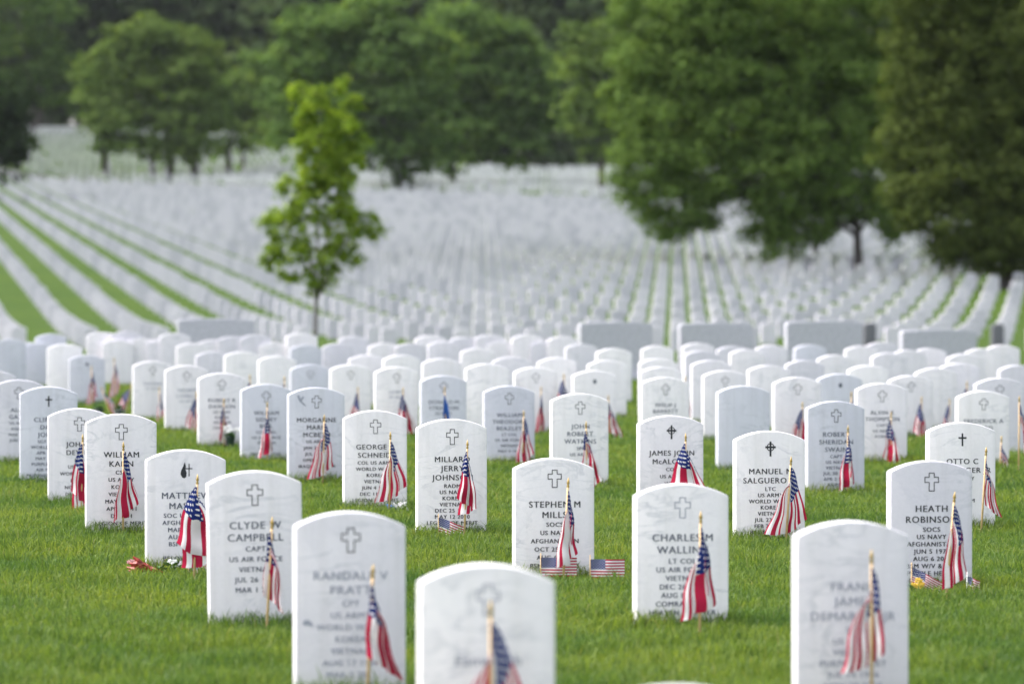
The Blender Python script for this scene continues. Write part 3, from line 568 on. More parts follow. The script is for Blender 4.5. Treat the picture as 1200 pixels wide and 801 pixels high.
# ---- hill field on the same kind of lattice
c_ = np.array([-.375, 3.28]); r_ = np.array([1.43, .175]); P0 = np.array([0.0, 124.0]); D_LOW = 107.0
pts = []
for j in range(-12, 190):
    for i in range(-90, 120):
        p = P0 + r_ * i + c_ * j
        if p[1] < D_LOW or p[1] > 470: continue
        px = 600 + FP * p[0] / p[1]
        if px < -160 or px > 1360: continue
        if p[1] > bnd(px) - 2: continue
        if p[1] > 200 and RNG.random() < .006: continue
        pts.append((p[1], p[0], px))
pts.sort()
inview = [p for p in pts if -12 < p[2] < 1212]
n_ind = 300 - len(FRONT) - len(MID) + 1
ind = inview[:n_ind]; cut = ind[-1][0]; iset = set(ind)
rest = [p for p in pts if p not in iset]
proto = None
for D, x, px in ind:
    if proto is None:
        o = proto = link('headstone', slab_mesh(.48, n=8, seg=1), M['marble_hill'])
    else:
        o = proto.copy(); COL.objects.link(o)
    o.location = (x, D, gz(x, D) - RNG.random() * .03); o.rotation_euler = (0, 0, TH + R(RNG.normal(0, 1)))
    if px < 330: lab, gr = 'tiny blurred headstone in the slanting lines low on the hillside at left', 'hillside headstones at left'
    elif px < 660: lab, gr = 'tiny blurred headstone low on the hillside at centre', 'hillside headstones at centre'
    elif px < 900: lab, gr = 'tiny blurred hillside headstone in the upright lines above the second and third grey markers', 'hillside headstones right of centre'
    else: lab, gr = 'tiny blurred hillside headstone at right, above or beside the last two grey markers', 'hillside headstones at right'
    tag(o, lab, 'headstone', gr)

def stones_mass(P, name, label, th0=TH, h=.48, mk='marble_far'):
    o = arch_outline(.33, 1.0, 0, rise=.07, n=4); k = len(o); V = []; C = []; I = []
    base = np.array([(a, b) for a, b in o])
    for n_, (D, x) in enumerate(P):
        a = th0 + RNG.normal(0, .02); ca, sa = math.cos(a), math.sin(a); hh = h * (0.95 + .12 * RNG.random()); z = 0
        V.append((D, x, ca, sa, hh))
    A = np.array(V); Z = ground_z(A[:, 1], A[:, 0]); n = len(A)
    pos = np.empty((n, 2 * k, 3), dtype=np.float32)
    for s_, yy in ((0, 0.0), (1, .10)):
        lx = base[:, 0][None, :]; lz = np.where(base[:, 1] < .01, -.1, base[:, 1])[None, :] * A[:, 4:5]
        pos[:, s_ * k:(s_ + 1) * k, 0] = A[:, 1:2] + lx * A[:, 2:3] - yy * A[:, 3:4]
        pos[:, s_ * k:(s_ + 1) * k, 1] = A[:, 0:1] + lx * A[:, 3:4] + yy * A[:, 2:3]
        pos[:, s_ * k:(s_ + 1) * k, 2] = Z[:, None] + lz
    faces = [list(range(k)), [k + q for q in range(k)][::-1]] + [[(q + 1) % k, q, k + q, k + (q + 1) % k] for q in range(k)]
    cnt = np.tile([len(f) for f in faces], n); fi = np.concatenate([np.array(f) for f in faces])
    idx = (np.arange(n)[:, None] * (2 * k) + fi[None, :]).ravel()
    me = mesh_np(name, pos.reshape(-1, 3), cnt, idx)
    ob = link(name, me, M[mk]); tag(ob, label, 'headstones', kind='stuff'); return ob
stones_mass([(D, x) for D, x, px in rest], 'hillside_headstones', 'mass of tiny white headstones covering the upper hillside up to the trees')
P2 = []
for j in range(0, 130):
    for i in range(-80, 80):
        p = np.array([0., 300.]) + np.array([1.3, -.2]) * i + np.array([.45, 2.7]) * j
        px = 600 + FP * p[0] / p[1]
        if px < -250 or px > 1450 or p[1] < bnd(px) + 15 or p[1] > (600 if px < 330 else 530): continue
        if RNG.random() < (.04 if px < 130 else .38): continue
        P2.append((p[1], p[0]))
stones_mass(P2, 'shaded_headstones', 'mass of distant headstones in the shade under the far trees', -.15, h=.62, mk='marble_shaded')

# ------------------------------------------------------------------ flags
PIN = []
def flag_cloth(parent, W, L, aL, aR, var, ztop, mat, seed, name='flag_cloth'):
    rs = random.Random(seed); nu, nv = 26, 30
    keys = {0: [(0, -1, .0), (.5, 1, -.012), (1, -.5, .016)],
            1: [(0, 1, -.004), (.5, .1, .010), (1, -1, -.012)],
            2: [(0, -1, -.004), (.5, .1, .010), (1, 1, -.012)],
            3: [(0, .4, -.006), (.3, 1, .006), (.6, -.2, -.01), (1, -1, .006)]}[var]
    ph = rs.uniform(0, 6.28); ph2 = rs.uniform(0, 6.28); ph3 = rs.uniform(0, 6.28); sag = rs.uniform(.5, .72); nf = rs.uniform(2.2, 3.4)
    V = []; UV = []
    for a in range(nu + 1):
        u = a / nu
        for b in range(nv + 1):
            v = b / nv
            for (v0, t0, y0), (v1, t1, y1) in zip(keys, keys[1:]):
                if v <= v1 + 1e-9:
                    q = (v - v0) / (v1 - v0); q2 = .5 - .5 * math.cos(math.pi * q); q = .5 * q + .5 * q2; t = t0 + (t1 - t0) * q; yy = y0 + (y1 - y0) * q2; break
            ang = R(aL + (aR - aL) * (t + 1) / 2)
            # hang: leaves the stick outwards, then falls
            sg = 1 if ang > 0 else -1; out0 = sg * min(1.25, abs(ang) * 3.2 + .35); X = Z = 0.0; ns = max(1, int(u * 14)); ds = u * L / ns
            for q_ in range(ns):
                sd_ = (q_ + .5) * ds; th_ = ang * (.85 + .3 * math.sin(sd_ * 21 + ph3)) + (out0 - ang) * math.exp(-sd_ / (.022 + .016 * v))
                X += math.sin(th_) * ds; Z -= math.cos(th_) * ds
            Z += -W * v * sag - .008 * math.sin(v * math.pi)
            e = u ** .6
            X += e * (.006 * math.sin(v * nf * 6.28 + ph) + .004 * math.sin(u * 9 + ph2))
            Y = yy * e + e * .010 * math.sin(v * nf * 6.28 + ph + 1.2 + u * 1.5) + .006 * math.sin(u * 11 + v * 4 + ph2) * e - .006
            V.append((X + (.003 if X >= 0 else -.003) * 0, Y, ztop + Z)); UV.append((u, v))
    F = [(a * (nv + 1) + b, a * (nv + 1) + b + 1, (a + 1) * (nv + 1) + b + 1, (a + 1) * (nv + 1) + b) for a in range(nu) for b in range(nv)]
    me = mesh_np(name, V, np.full(len(F), 4), np.array(F), uv=UV, smooth=True)
    return link(name, me, mat, parent)
def stick_flag(key, xt, yt, xb, yb, aL, aR, var, label, mat='flag', dd=.20, scale=1.0, group='small flags on sticks before the headstones'):
    sx, sD, sz, sh = STONE[key] if isinstance(key, str) else (0, key, 0, 0)
    if yb is None: D = sD - dd
    else: D = min(sD - .06, HC * FP / (yb - HY)) if abs(HC * FP / (yb - HY) - sD) < .8 else sD - dd
    x = px_x(xb, D); z = gz(x, D); H = px_z(yt, D) - z; tx = px_x(xt, D) - x
    t = empty('stick_flag', (x, D, z)); t.rotation_euler = (R(random.uniform(-2, 2)), math.atan2(tx, H), R(random.uniform(-15, 15)))
    aL = aL * 1.2 + random.uniform(-3, 2); aR = aR * 1.2 + random.uniform(-2, 3)
    tag(t, label, 'flag', group)
    g = Geo(); g.tube([(0, 0, -.05), (0, 0, H - .035)], [.0052, .0048], 8); g.build('stick', M['wood'], t)
    g = Geo(); g.tube([(0, 0, H - .042), (0, 0, H - .036), (0, 0, H - .030), (0, 0, H - .024), (0, 0, H)], [.0045, .0062, .0035, .0068, .0006], 10); g.build('spear_tip', M['gold'], t)
    k = scale * .94
    flag_cloth(t, .17 * k * random.uniform(.92, 1.06), .26 * k * random.uniform(.9, 1.06), aL, aR, var, H - .05, M[mat], hash(label) % 1000 if False else int(xt * 7 + yt), 'flag_cloth')
    return t
FL = [
 ('F', 575, 703, 576, None, -13, 14, 1, 'strongly blurred flag before the very near bright headstone at bottom centre'),
 ('E', 437, 660, 430, None, -2, 19, 2, 'blurred flag hanging to the right across the tall blurred headstone at the bottom edge'),
 ('D', 1022, 643, 1022, None, -12, 9, 1, 'blurred flag on the brown stick before the big headstone at bottom right'),
 ('C', 318, 605, 312, 745, 0, 12, 2, 'flag hanging right of a leaning stick before the leaning headstone with thick outlined cross'),
 ('B', 821, 598, 820, 752, -7, 8, 3, 'bright blue-topped flag before the pure white headstone with faint cross'),
 ('A', 667, 559, 660, 690, -5, 7, 3, 'narrow flag between the two little printed flags'),
 ('G', 231, 555, 227, 684, -13, 13, 0, 'broad flag covering the right of the headstone with flame emblem'),
 ('R', 1119, 575, 1109, 700, 0, 11, 3, 'flag before the sharp headstone with yellow flowers'),
 ('H', 144, 517, 144, 627, -8, 13, 1, 'flag on a stick in the middle of the sharp grey-veined headstone'),
 ('I', 97, 508, 95, 604, -10, 4, 0, 'flag cut off by the edge of the sharp grey-veined headstone'),
 ('K', 457, 505, 456, 603, -12, 17, 1, 'wide two-sided flag above the blue and white bundle'),
 ('J', 548, 515, 544, 632, -3, 9, 0, 'flag with a bright blue top before the sharp white headstone at centre'),
 ('L', 380, 485, 378, 570, -14, 7, 1, 'red striped flag before the grey headstone with stained corner'),
 ('M', 313, 470, 313, 549, -6, 6, 3, 'narrow flag before the grey headstone left of the one with stained corner'),
 ('N', 262, 466, 262, 528, -4, 8, 2, 'flag before the blurred headstone with the dark vase'),
 ('N2', 230, 458, 231, 512, -16, 2, 2, 'faded flag at the right edge of the blurred headstone left of the dark vase'),
 ('N3', 187, 452, 187, 500, -4, 6, 3, 'dark thin blurred flag right of the pair of crossed flags'),
 ('O', 927, 534, 921, 645, -14, 17, 1, 'wide two-sided flag before the bright headstone with ringed cross'),
 ('P', 804, 507, 803, None, -15, 18, 0, 'spread flag standing above the pure white headstone with faint cross'),
 ('Q', 994, 498, 993, 586, -6, 3, 3, 'slim flag on the grey clouded headstone'),
 ('S', 1156, 523, 1150, 624, 0, 13, 2, 'red striped flag on the right of the headstone with solid black cross'),
 ('T', 1174, 510, 1172, None, 2, 26, 0, 'wide flag blown to the right, beside the headstone behind the solid black cross one'),
 ('U', 687, 493, 688, 577, -3, 14, 0, 'blue-topped flag on the white headstone left of the grass aisle'),
 ('V', 614, 480, 612, 550, -6, 10, 1, 'red striped flag on the grey headstone two left of the grass aisle'),
 ('Y', 1044, 482, 1045, 550, -10, 12, 0, 'navy and white flag right of the grey clouded headstone'),
 ('Y2', 1080, 464, 1080, 520, -12, 6, 0, 'faded flag between the two blurred headstones at right'),
 ('Y3', 1113, 466, 1113, None, -12, 3, 2, 'small orange-red blurred flag at right'),
 ('W2', 940, 470, 942, None, -15, 2, 2, 'pink striped blurred flag on the clouded headstone above the ringed cross'),
 ('V2', 521, 452, 523, 525, -2, 8, 0, 'plain blue flag on the grey headstone above centre'),
 ('V5', 472, 453, 473, 516, -8, 14, 0, 'large faded navy flag left of the plain blue flag'),
 ('V6', 419, 452, 421, 505, -14, 2, 0, 'faded flag on the bright blurred headstone right of the stained-corner one'),
 ('V4', 634, 452, 634, 510, -7, 3, 3, 'thin dark blurred flag at centre'),
 ('U2', 713, 462, 715, 516, -2, 14, 0, 'faded flag with stripes along the left side of the grass aisle'),
 ('E1', 107, 428, 108, 476, -12, 8, 1, 'small orange-red blurred flag on the bluish headstone at left'),
]
for a in FL:
    t = stick_flag(*a[:8], a[8], mat=('blueflag' if a[0] == 'V2' else 'flag'), scale=(1.12 if a[0] == 'G' else 1.0))
# flags seen beside blurred stones, without a measured stone
for (D, xt, yt, xb, aL, aR, var, lab) in [
 (47.0, 117, 450, 131, 4, 20, 0, 'left one of the pair of splayed flags standing in the grass at left'),
 (47.5, 154, 448, 148, -20, -2, 0, 'right one of the pair of splayed flags standing in the grass at left'),
 (33.4, 1194, 463, 1194, 2, 16, 0, 'flag cut by the right edge of the frame'),
 (40.5, 293, 438, 294, -6, 6, 0, 'dark blurred flag top peeking over the grey headstone left of the stained-corner one'),
 (39.5, 333, 440, 333, -6, 6, 0, 'dark blurred flag top peeking over the grey headstone with stained corner'),
 (42.0, 661, 437, 662, -14, 12, 0, 'pink and navy blurred flag above the white headstone left of the aisle'),
 (50.0, 134, 418, 135, -8, 8, 1, 'tiny red blurred flag in the packed rows at left'),
 (43.0, 803, 440, 804, -8, 8, 3, 'dark blurred flag just right of the aisle line of headstones'),
 (41.0, 1133, 446, 1134, -8, 6, 0, 'dark blurred flag above the headstone with solid black cross'),
 (38.0, 998, 458, 998, -8, 6, 3, 'dark blurred flag between the grey clouded headstone and its right neighbour')]:
    stick_flag(D, xt, yt, xb, None, aL, aR, var, lab, dd=0)

# little printed flags near the foot of the stones
def small_flag(key, px0, py0, wpx, hpx, tilt, label, dd=.12, stick=True, wave=.006, vert=False, smat='wood'):
    sx, D, sz, sh = STONE[key]; D -= dd; x = px_x(px0, D); z0 = gz(x, D); zt = px_z(py0, D); W = wpx * D / FP; H = hpx * D / FP
    t = empty('little_flag', (x, D, z0)); tag(t, label, 'flag', 'little printed flags low at the foot of headstones')
    nu, nv = 14, 8; V = []; UV = []
    for a in range(nu + 1):
        for b in range(nv + 1):
            u, v = a / nu, b / nv; lx = u * W; lz = -v * H - .25 * H * u * math.sin(u * 2.0) * (1 if tilt else .0)
            c, s_ = math.cos(R(tilt)), math.sin(R(tilt))
            V.append((lx * c + lz * s_ * .3, wave * math.sin(u * 7 + v * 2) - .004, zt - z0 + lz - lx * s_)); UV.append((u, v))
    F = [(a * (nv + 1) + b, a * (nv + 1) + b + 1, (a + 1) * (nv + 1) + b + 1, (a + 1) * (nv + 1) + b) for a in range(nu) for b in range(nv)]
    link('flag_cloth', mesh_np('flag_cloth', V, np.full(len(F), 4), np.array(F), uv=UV, smooth=True), M['flag_print'], t)
    g = Geo(); g.tube([(-.001, 0, -.04), (-.001, 0, zt - z0 + .018)], .0022, 6); g.build('stick', M[smat], t)
small_flag('A', 634, 653, 42, 22, 0, 'little printed flag at left foot of the sharp headstone flanked by two')
small_flag('A', 692, 655, 40, 22, 0, 'little printed flag standing free in the grass right of the sharp headstone flanked by two')
small_flag('J', 514, 606, 31, 19, 12, 'little tilted printed flag at the foot of the sharp white headstone at centre')
small_flag('R', 1069, 664, 40, 17, 22, 'little sagging flag at the left foot of the sharp headstone with yellow flowers')
small_flag('R', 1134, 675, 15, 17, 6, 'little flag on a white plastic stick at the sharp headstone with yellow flowers', smat='plastic')
small_flag('G', 221, 664, 24, 9, -14, 'little flag lying low beneath the broad flag, at the headstone with flame emblem', dd=.16)

# ------------------------------------------------------------------ flowers and bundles
def blossoms(g, cx, cy, cz, n, spread, r, rs):
    for _ in range(n):
        px, py, pz = cx + rs.gauss(0, spread), cy + rs.gauss(0, spread * .5), cz + rs.gauss(0, spread * .5)
        for k in range(6):
            a = k * math.pi / 3 + rs.random(); tx, tz = math.cos(a), math.sin(a)
            g.add([(px, py - r * .3, pz), (px + tx * r * .6 - tz * r * .35, py, pz + tz * r * .6 + tx * r * .35), (px + tx * r, py - r * .15, pz + tz * r), (px + tx * r * .6 + tz * r * .35, py, pz + tz * r * .6 - tx * r * .35)], [(0, 1, 2, 3)])
def leaves(g, cx, cy, cz, n, L, rs):
    for _ in range(n):
        a = rs.uniform(0, 6.28); e = rs.uniform(.1, 1.2); d = Vector((math.cos(a) * math.cos(e), math.sin(a) * math.cos(e), math.sin(e))); s_ = d.cross(Vector((0, 0, 1))).normalized() * L * .14
        p = Vector((cx, cy, cz)); l = L * rs.uniform(.6, 1)
        g.add([p, p + d * l * .5 + s_, p + d * l - Vector((0, 0, l * .2)), p + d * l * .5 - s_], [(0, 1, 2, 3)])
rs = random.Random(5)
def root_at(name, key, px, py, dd, label, cat):
    sx, D, sz, sh = STONE[key]; D -= dd; x = px_x(px, D); t = empty(name, (x, D, gz(x, D))); tag(t, label, cat); return t
t = root_at('bouquet', 'G', 170, 680, .18, 'red and orange wrapped bouquet lying in the grass', 'bouquet')
g = Geo()     # crumpled paper cone lying down
for (x0, z0, x1, z1, r0) in ((-.075, .030, .05, .012, .010), (-.066, .052, .055, .016, .011), (-.050, .074, .03, .020, .009), (-.072, .016, .035, .008, .008), (-.030, .050, .075, .010, .009), (-.058, .040, .065, .012, .008)):
    ring = [(x0 + (x1 - x0) * k / 4, -.012 + .010 * math.sin(k * 1.9 + x0 * 50), z0 + (z1 - z0) * k / 4 + .004 * math.sin(k * 2.7 + z0 * 90)) for k in range(5)]
    g.tube(ring, [r0 * q for q in (.35, 1.15, .8, .9, .3)], 5)
g.build('wrapping', M['redwrap'], t, smooth=False)
g = Geo(); blossoms(g, -.045, -.012, .055, 3, .010, .009, rs); g.build('blossoms', M['pinkpet'], t, smooth=False)
g = Geo(); leaves(g, .06, 0, .02, 14, .06, rs); g.build('leaves', M['stem'], t, smooth=False)
t = root_at('bouquet', 'G', 207, 672, .08, 'white flowers with green stems low against the headstone with flame emblem', 'bouquet')
g = Geo(); blossoms(g, .0, 0, .035, 7, .014, .014, rs); g.build('blossoms', M['whitepet'], t, smooth=False)
g = Geo(); leaves(g, -.02, 0, .01, 18, .08, rs); g.build('leaves', M['stem'], t, smooth=False)
t = root_at('flower_vase', 'N', 270, 518, .10, 'white and pink flowers in a dark green vase', 'flowers')
g = Geo(); g.tube([(0, 0, -.02), (0, 0, .03), (0, 0, .09), (0, 0, .10)], [.022, .026, .034, .036], 12); g.build('vase', M['darkpot'], t)
g = Geo(); blossoms(g, 0, 0, .15, 12, .028, .018, rs); g.build('blossoms', M['whitepet'], t, smooth=False)
g = Geo(); leaves(g, 0, 0, .09, 26, .09, rs); g.build('leaves', M['stem'], t, smooth=False)
t = root_at('bouquet', 'K', 464, 600, .16, 'blue and white wrapped bundle under the wide two-sided flag', 'bouquet')
g = Geo(); blossoms(g, .012, 0, .035, 16, .02, .014, rs); g.build('blossoms', M['whitepet'], t, smooth=False)
g = Geo(); g.tube([(-.055, 0, .045), (-.03, -.005, .03), (0, 0, .018)], [.006, .018, .02], 7); g.build('wrapping', M['bluewrap'], t, smooth=False)
t = root_at('bouquet', 'R', 1076, 688, .16, 'yellow flowers lying at the left foot of the sharp headstone at right', 'bouquet')
g = Geo(); blossoms(g, 0, 0, .03, 14, .017, .013, rs); g.build('blossoms', M['yellowpet'], t, smooth=False)
g = Geo(); leaves(g, -.02, 0, .01, 14, .06, rs); g.build('leaves', M['stem'], t, smooth=False)
sx = 46.6
for (px, lab) in ((140, 'dark flower pot between the pair of splayed flags at left'), (115, 'dark wreath-like cluster left of the pair of splayed flags')):
    x = px_x(px, sx); t = empty('flower_pot', (x, sx, gz(x, sx))); tag(t, lab, 'flower pot')
    g = Geo(); g.tube([(0, 0, -.02), (0, 0, .05), (0, 0, .09)], [.03, .04, .045], 12); g.build('pot', M['darkpot'], t)
    g = Geo(); leaves(g, 0, 0, .08, 40, .09, rs); g.build('leaves', M['stem'], t, smooth=False)

# ------------------------------------------------------------------ trees
def leaf_cloud(lobes, D, leaf, per, clump, seed, depth=1.0, upb=.7, sub=26, shell=.55, flat=.4, lift=.65):
    """lobes in photograph pixels (x, y, rx, ry[, dy]) turned into clumps of leaf faces at real distance D"""
    rg = np.random.default_rng(seed); C = []; O = []; S = []
    k = D / FP
    for lb in lobes:
        px, py, rx, ry = lb[:4]; off = lb[4] if len(lb) > 4 else 0.0
        c = np.array([px_x(px, D), D + off, px_z(py, D)]); r3 = np.array([rx * k, max(rx, ry) * k * depth * .9, ry * k])
        n = max(5, int(sub * (rx * ry) / 900.0 * (k * 28) ** 0))
        d = rg.normal(size=(n, 3)); d /= np.linalg.norm(d, axis=1)[:, None]
        fl = (d[:, 2] < -.15) & (rg.random(n) < lift); d[fl, 2] *= -1
        rad = shell + (1.06 - shell) * rg.random(n) ** .6
        cc = c + d * rad[:, None] * r3
        cr = clump * (0.6 + .8 * rg.random(n))
        m = int(per)
        v = rg.normal(size=(n, m, 3)) * .5; v[..., 2] *= flat
        P = cc[:, None, :] + v * cr[:, None, None]
        nr = v + np.array([0, 0, .9 * upb]) + d[:, None, :] * .5 + rg.normal(size=(n, m, 3)) * .55
        C.append(P.reshape(-1, 3)); O.append(nr.reshape(-1, 3))
    P = np.concatenate(C); N = np.concatenate(O); N /= np.linalg.norm(N, axis=1)[:, None]
    t = rg.normal(size=P.shape); a = np.cross(N, t); a /= np.linalg.norm(a, axis=1)[:, None]; b = np.cross(N, a)
    s = leaf * (.6 + .8 * rg.random(len(P)))[:, None]
    V = np.stack([P - a * s, P - b * s * .55, P + a * s, P + b * s * .55], 1).reshape(-1, 3)
    F = np.arange(len(P) * 4).reshape(-1, 4)
    return V, F
def tree(name, label, group, lobes, D, trunk, limbs, leafmat, leaf, per, clump, seed, sub=26, barkm='bark', extra=None, depth=1.0, shell=.55, flat=.4, lift=.65):
    """trunk: (px base, py of first fork, px fork, base radius m)"""
    bx = px_x(trunk[0], D); bz = gz(bx, D)
    t = empty(name, (bx, D, bz)); tag(t, label, 'tree', group)
    def loc(px, py, dy=0): return (px_x(px, D) - bx, dy, px_z(py, D) - bz)
    g = Geo(); top = loc(trunk[2], trunk[1]); r = trunk[3]
    g.tube([(0, 0, -.3), (0, 0, .0), (top[0] * .3, 0, top[2] * .35), (top[0] * .7, 0, top[2] * .7), top], [r * 1.5, r * 1.15, r * .95, r * .88, r * .8], 10)
    g.build('trunk', M[barkm], t)
    for q, (px, py, dy) in enumerate(limbs):
        g = Geo(); e = loc(px, py, dy); f = .75 if q % 2 else .95
        st = (top[0] * f, 0, top[2] * f); mid = tuple(st[i] + (e[i] - st[i]) * .5 + (.0, 0, .0)[i] for i in range(3)); mid = (mid[0], mid[1], mid[2] + abs(e[0] - st[0]) * .12)
        g.tube([st, mid, e], [r * .55, r * .34, r * .10], 7); g.build('limb', M[barkm], t)
    V, F = leaf_cloud(lobes, D, leaf, per, clump, seed, depth, sub=sub, shell=shell, flat=flat, lift=lift)
    V = V - np.array([bx, D, bz])
    me = mesh_np('crown', V, np.full(len(F), 4), F); link('crown', me, M[leafmat], t)
    if extra:
        V, F = leaf_cloud(extra[0], D, leaf, per, clump * .6, seed + 1, depth, sub=sub); V = V - np.array([bx, D, bz])
        link('new_growth', mesh_np('new_growth', V, np.full(len(F), 4), F), M[extra[1]], t)
    return t
# young tree
tree('young_tree', 'young bright green tree standing alone just behind the front rows', None,
  [(372, 112, 14, 18), (350, 112, 10, 12), (398, 104, 10, 14), (375, 135, 36, 18), (410, 128, 14, 16), (368, 165, 30, 24), (400, 160, 20, 26), (352, 170, 10, 22), (372, 195, 28, 24), (420, 172, 18, 14), (405, 190, 22, 20), (372, 210, 26, 18), (396, 208, 24, 18),
   (345, 225, 24, 20), (385, 225, 34, 26), (350, 255, 34, 26), (395, 258, 34, 28), (420, 268, 26, 20), (438, 270, 14, 11), (318, 262, 16, 18), (322, 290, 16, 22), (345, 300, 28, 26), (385, 298, 36, 26), (415, 300, 14, 14), (340, 325, 18, 12), (378, 325, 26, 16), (318, 305, 14, 12), (370, 340, 12, 10)],
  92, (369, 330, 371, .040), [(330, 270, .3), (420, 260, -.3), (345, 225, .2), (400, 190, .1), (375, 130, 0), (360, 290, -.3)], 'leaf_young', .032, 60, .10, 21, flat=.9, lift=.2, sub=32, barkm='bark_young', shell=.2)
# big spreading tree on the right
tree('large_tree', 'large spreading leafy tree hanging low over the hillside, right of centre', None,
  [(930, -30, 150, 50), (800, 10, 80, 45), (860, 20, 90, 45), (1000, 20, 70, 50), (760, 70, 45, 32), (820, 80, 70, 45), (900, 90, 80, 55), (990, 90, 70, 55), (745, 120, 40, 22), (790, 140, 60, 36), (870, 150, 75, 45), (960, 155, 75, 48), (1030, 150, 50, 50),
   (770, 185, 50, 30), (830, 195, 70, 36), (920, 200, 80, 36), (1000, 200, 60, 36), (750, 215, 26, 14), (790, 236, 44, 22), (845, 214, 42, 12), (930, 232, 50, 22), (1010, 228, 40, 16), (772, 258, 20, 12), (815, 256, 7, 9), (890, 252, 20, 14), (905, 262, 14, 10), (775, 274, 8, 9), (884, 276, 7, 10), (955, 280, 7, 16), (1052, 240, 26, 18), (925, 262, 26, 14), (945, 250, 30, 16), (985, 250, 24, 14), (1035, 256, 20, 12), (915, 278, 7, 9), (835, 232, 10, 8), (1010, 246, 22, 8), (742, 236, 14, 10), (728, 208, 16, 10), (795, 270, 9, 9), (832, 264, 6, 8), (902, 288, 5, 9), (930, 284, 6, 10), (965, 268, 8, 9), (1046, 272, 8, 10)],
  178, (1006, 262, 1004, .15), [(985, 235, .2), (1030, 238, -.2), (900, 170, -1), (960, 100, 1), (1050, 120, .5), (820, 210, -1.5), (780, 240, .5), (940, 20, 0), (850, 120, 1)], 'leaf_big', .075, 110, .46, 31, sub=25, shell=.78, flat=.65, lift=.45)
tree('large_tree', 'slender tree with dark trunk standing just behind the large spreading tree', None,
  [(940, 215, 40, 40), (955, 245, 16, 14), (930, 180, 50, 40)], 186, (955, 250, 955, .10), [(930, 200, 0), (970, 190, .4)], 'leaf_big', .10, 44, .45, 33)
tree('dark_tree', 'dark olive tree filling the right edge of the frame', None,
  [(1120, -20, 90, 60), (1200, 10, 90, 80), (1100, 60, 60, 50), (1170, 80, 80, 60), (1080, 110, 42, 46), (1130, 130, 70, 50), (1210, 140, 80, 60), (1075, 180, 40, 46), (1120, 200, 66, 50), (1190, 215, 70, 50), (1075, 235, 36, 34), (1130, 255, 60, 32), (1195, 275, 60, 30), (1125, 285, 30, 18), (1170, 298, 38, 18), (1112, 300, 12, 10), (1205, 305, 46, 14), (1150, 308, 16, 9), (1240, 60, 80, 120), (1240, 220, 70, 80)],
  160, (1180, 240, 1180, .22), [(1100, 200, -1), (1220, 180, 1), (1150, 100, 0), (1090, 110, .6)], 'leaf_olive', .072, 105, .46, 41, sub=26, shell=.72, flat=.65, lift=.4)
FT = 'trees standing along the far edge of the field'
tree('broadleaf_tree', 'round-crowned far tree with bright top and dark inside, left', FT,
  [(170, 40, 30, 26), (200, 55, 40, 26), (140, 60, 32, 26), (235, 60, 30, 24), (115, 90, 26, 28), (160, 95, 45, 34), (210, 100, 50, 36), (250, 95, 22, 30), (105, 125, 20, 26), (150, 140, 44, 32), (200, 150, 48, 34), (240, 145, 30, 30), (175, 175, 40, 16), (215, 178, 34, 14), (132, 168, 20, 20)],
  440, (200, 165, 200, .32), [(160, 110, -2), (235, 110, 2), (190, 60, 0)], 'leaf_far_bright', .26, 34, 1.0, 51, sub=26)
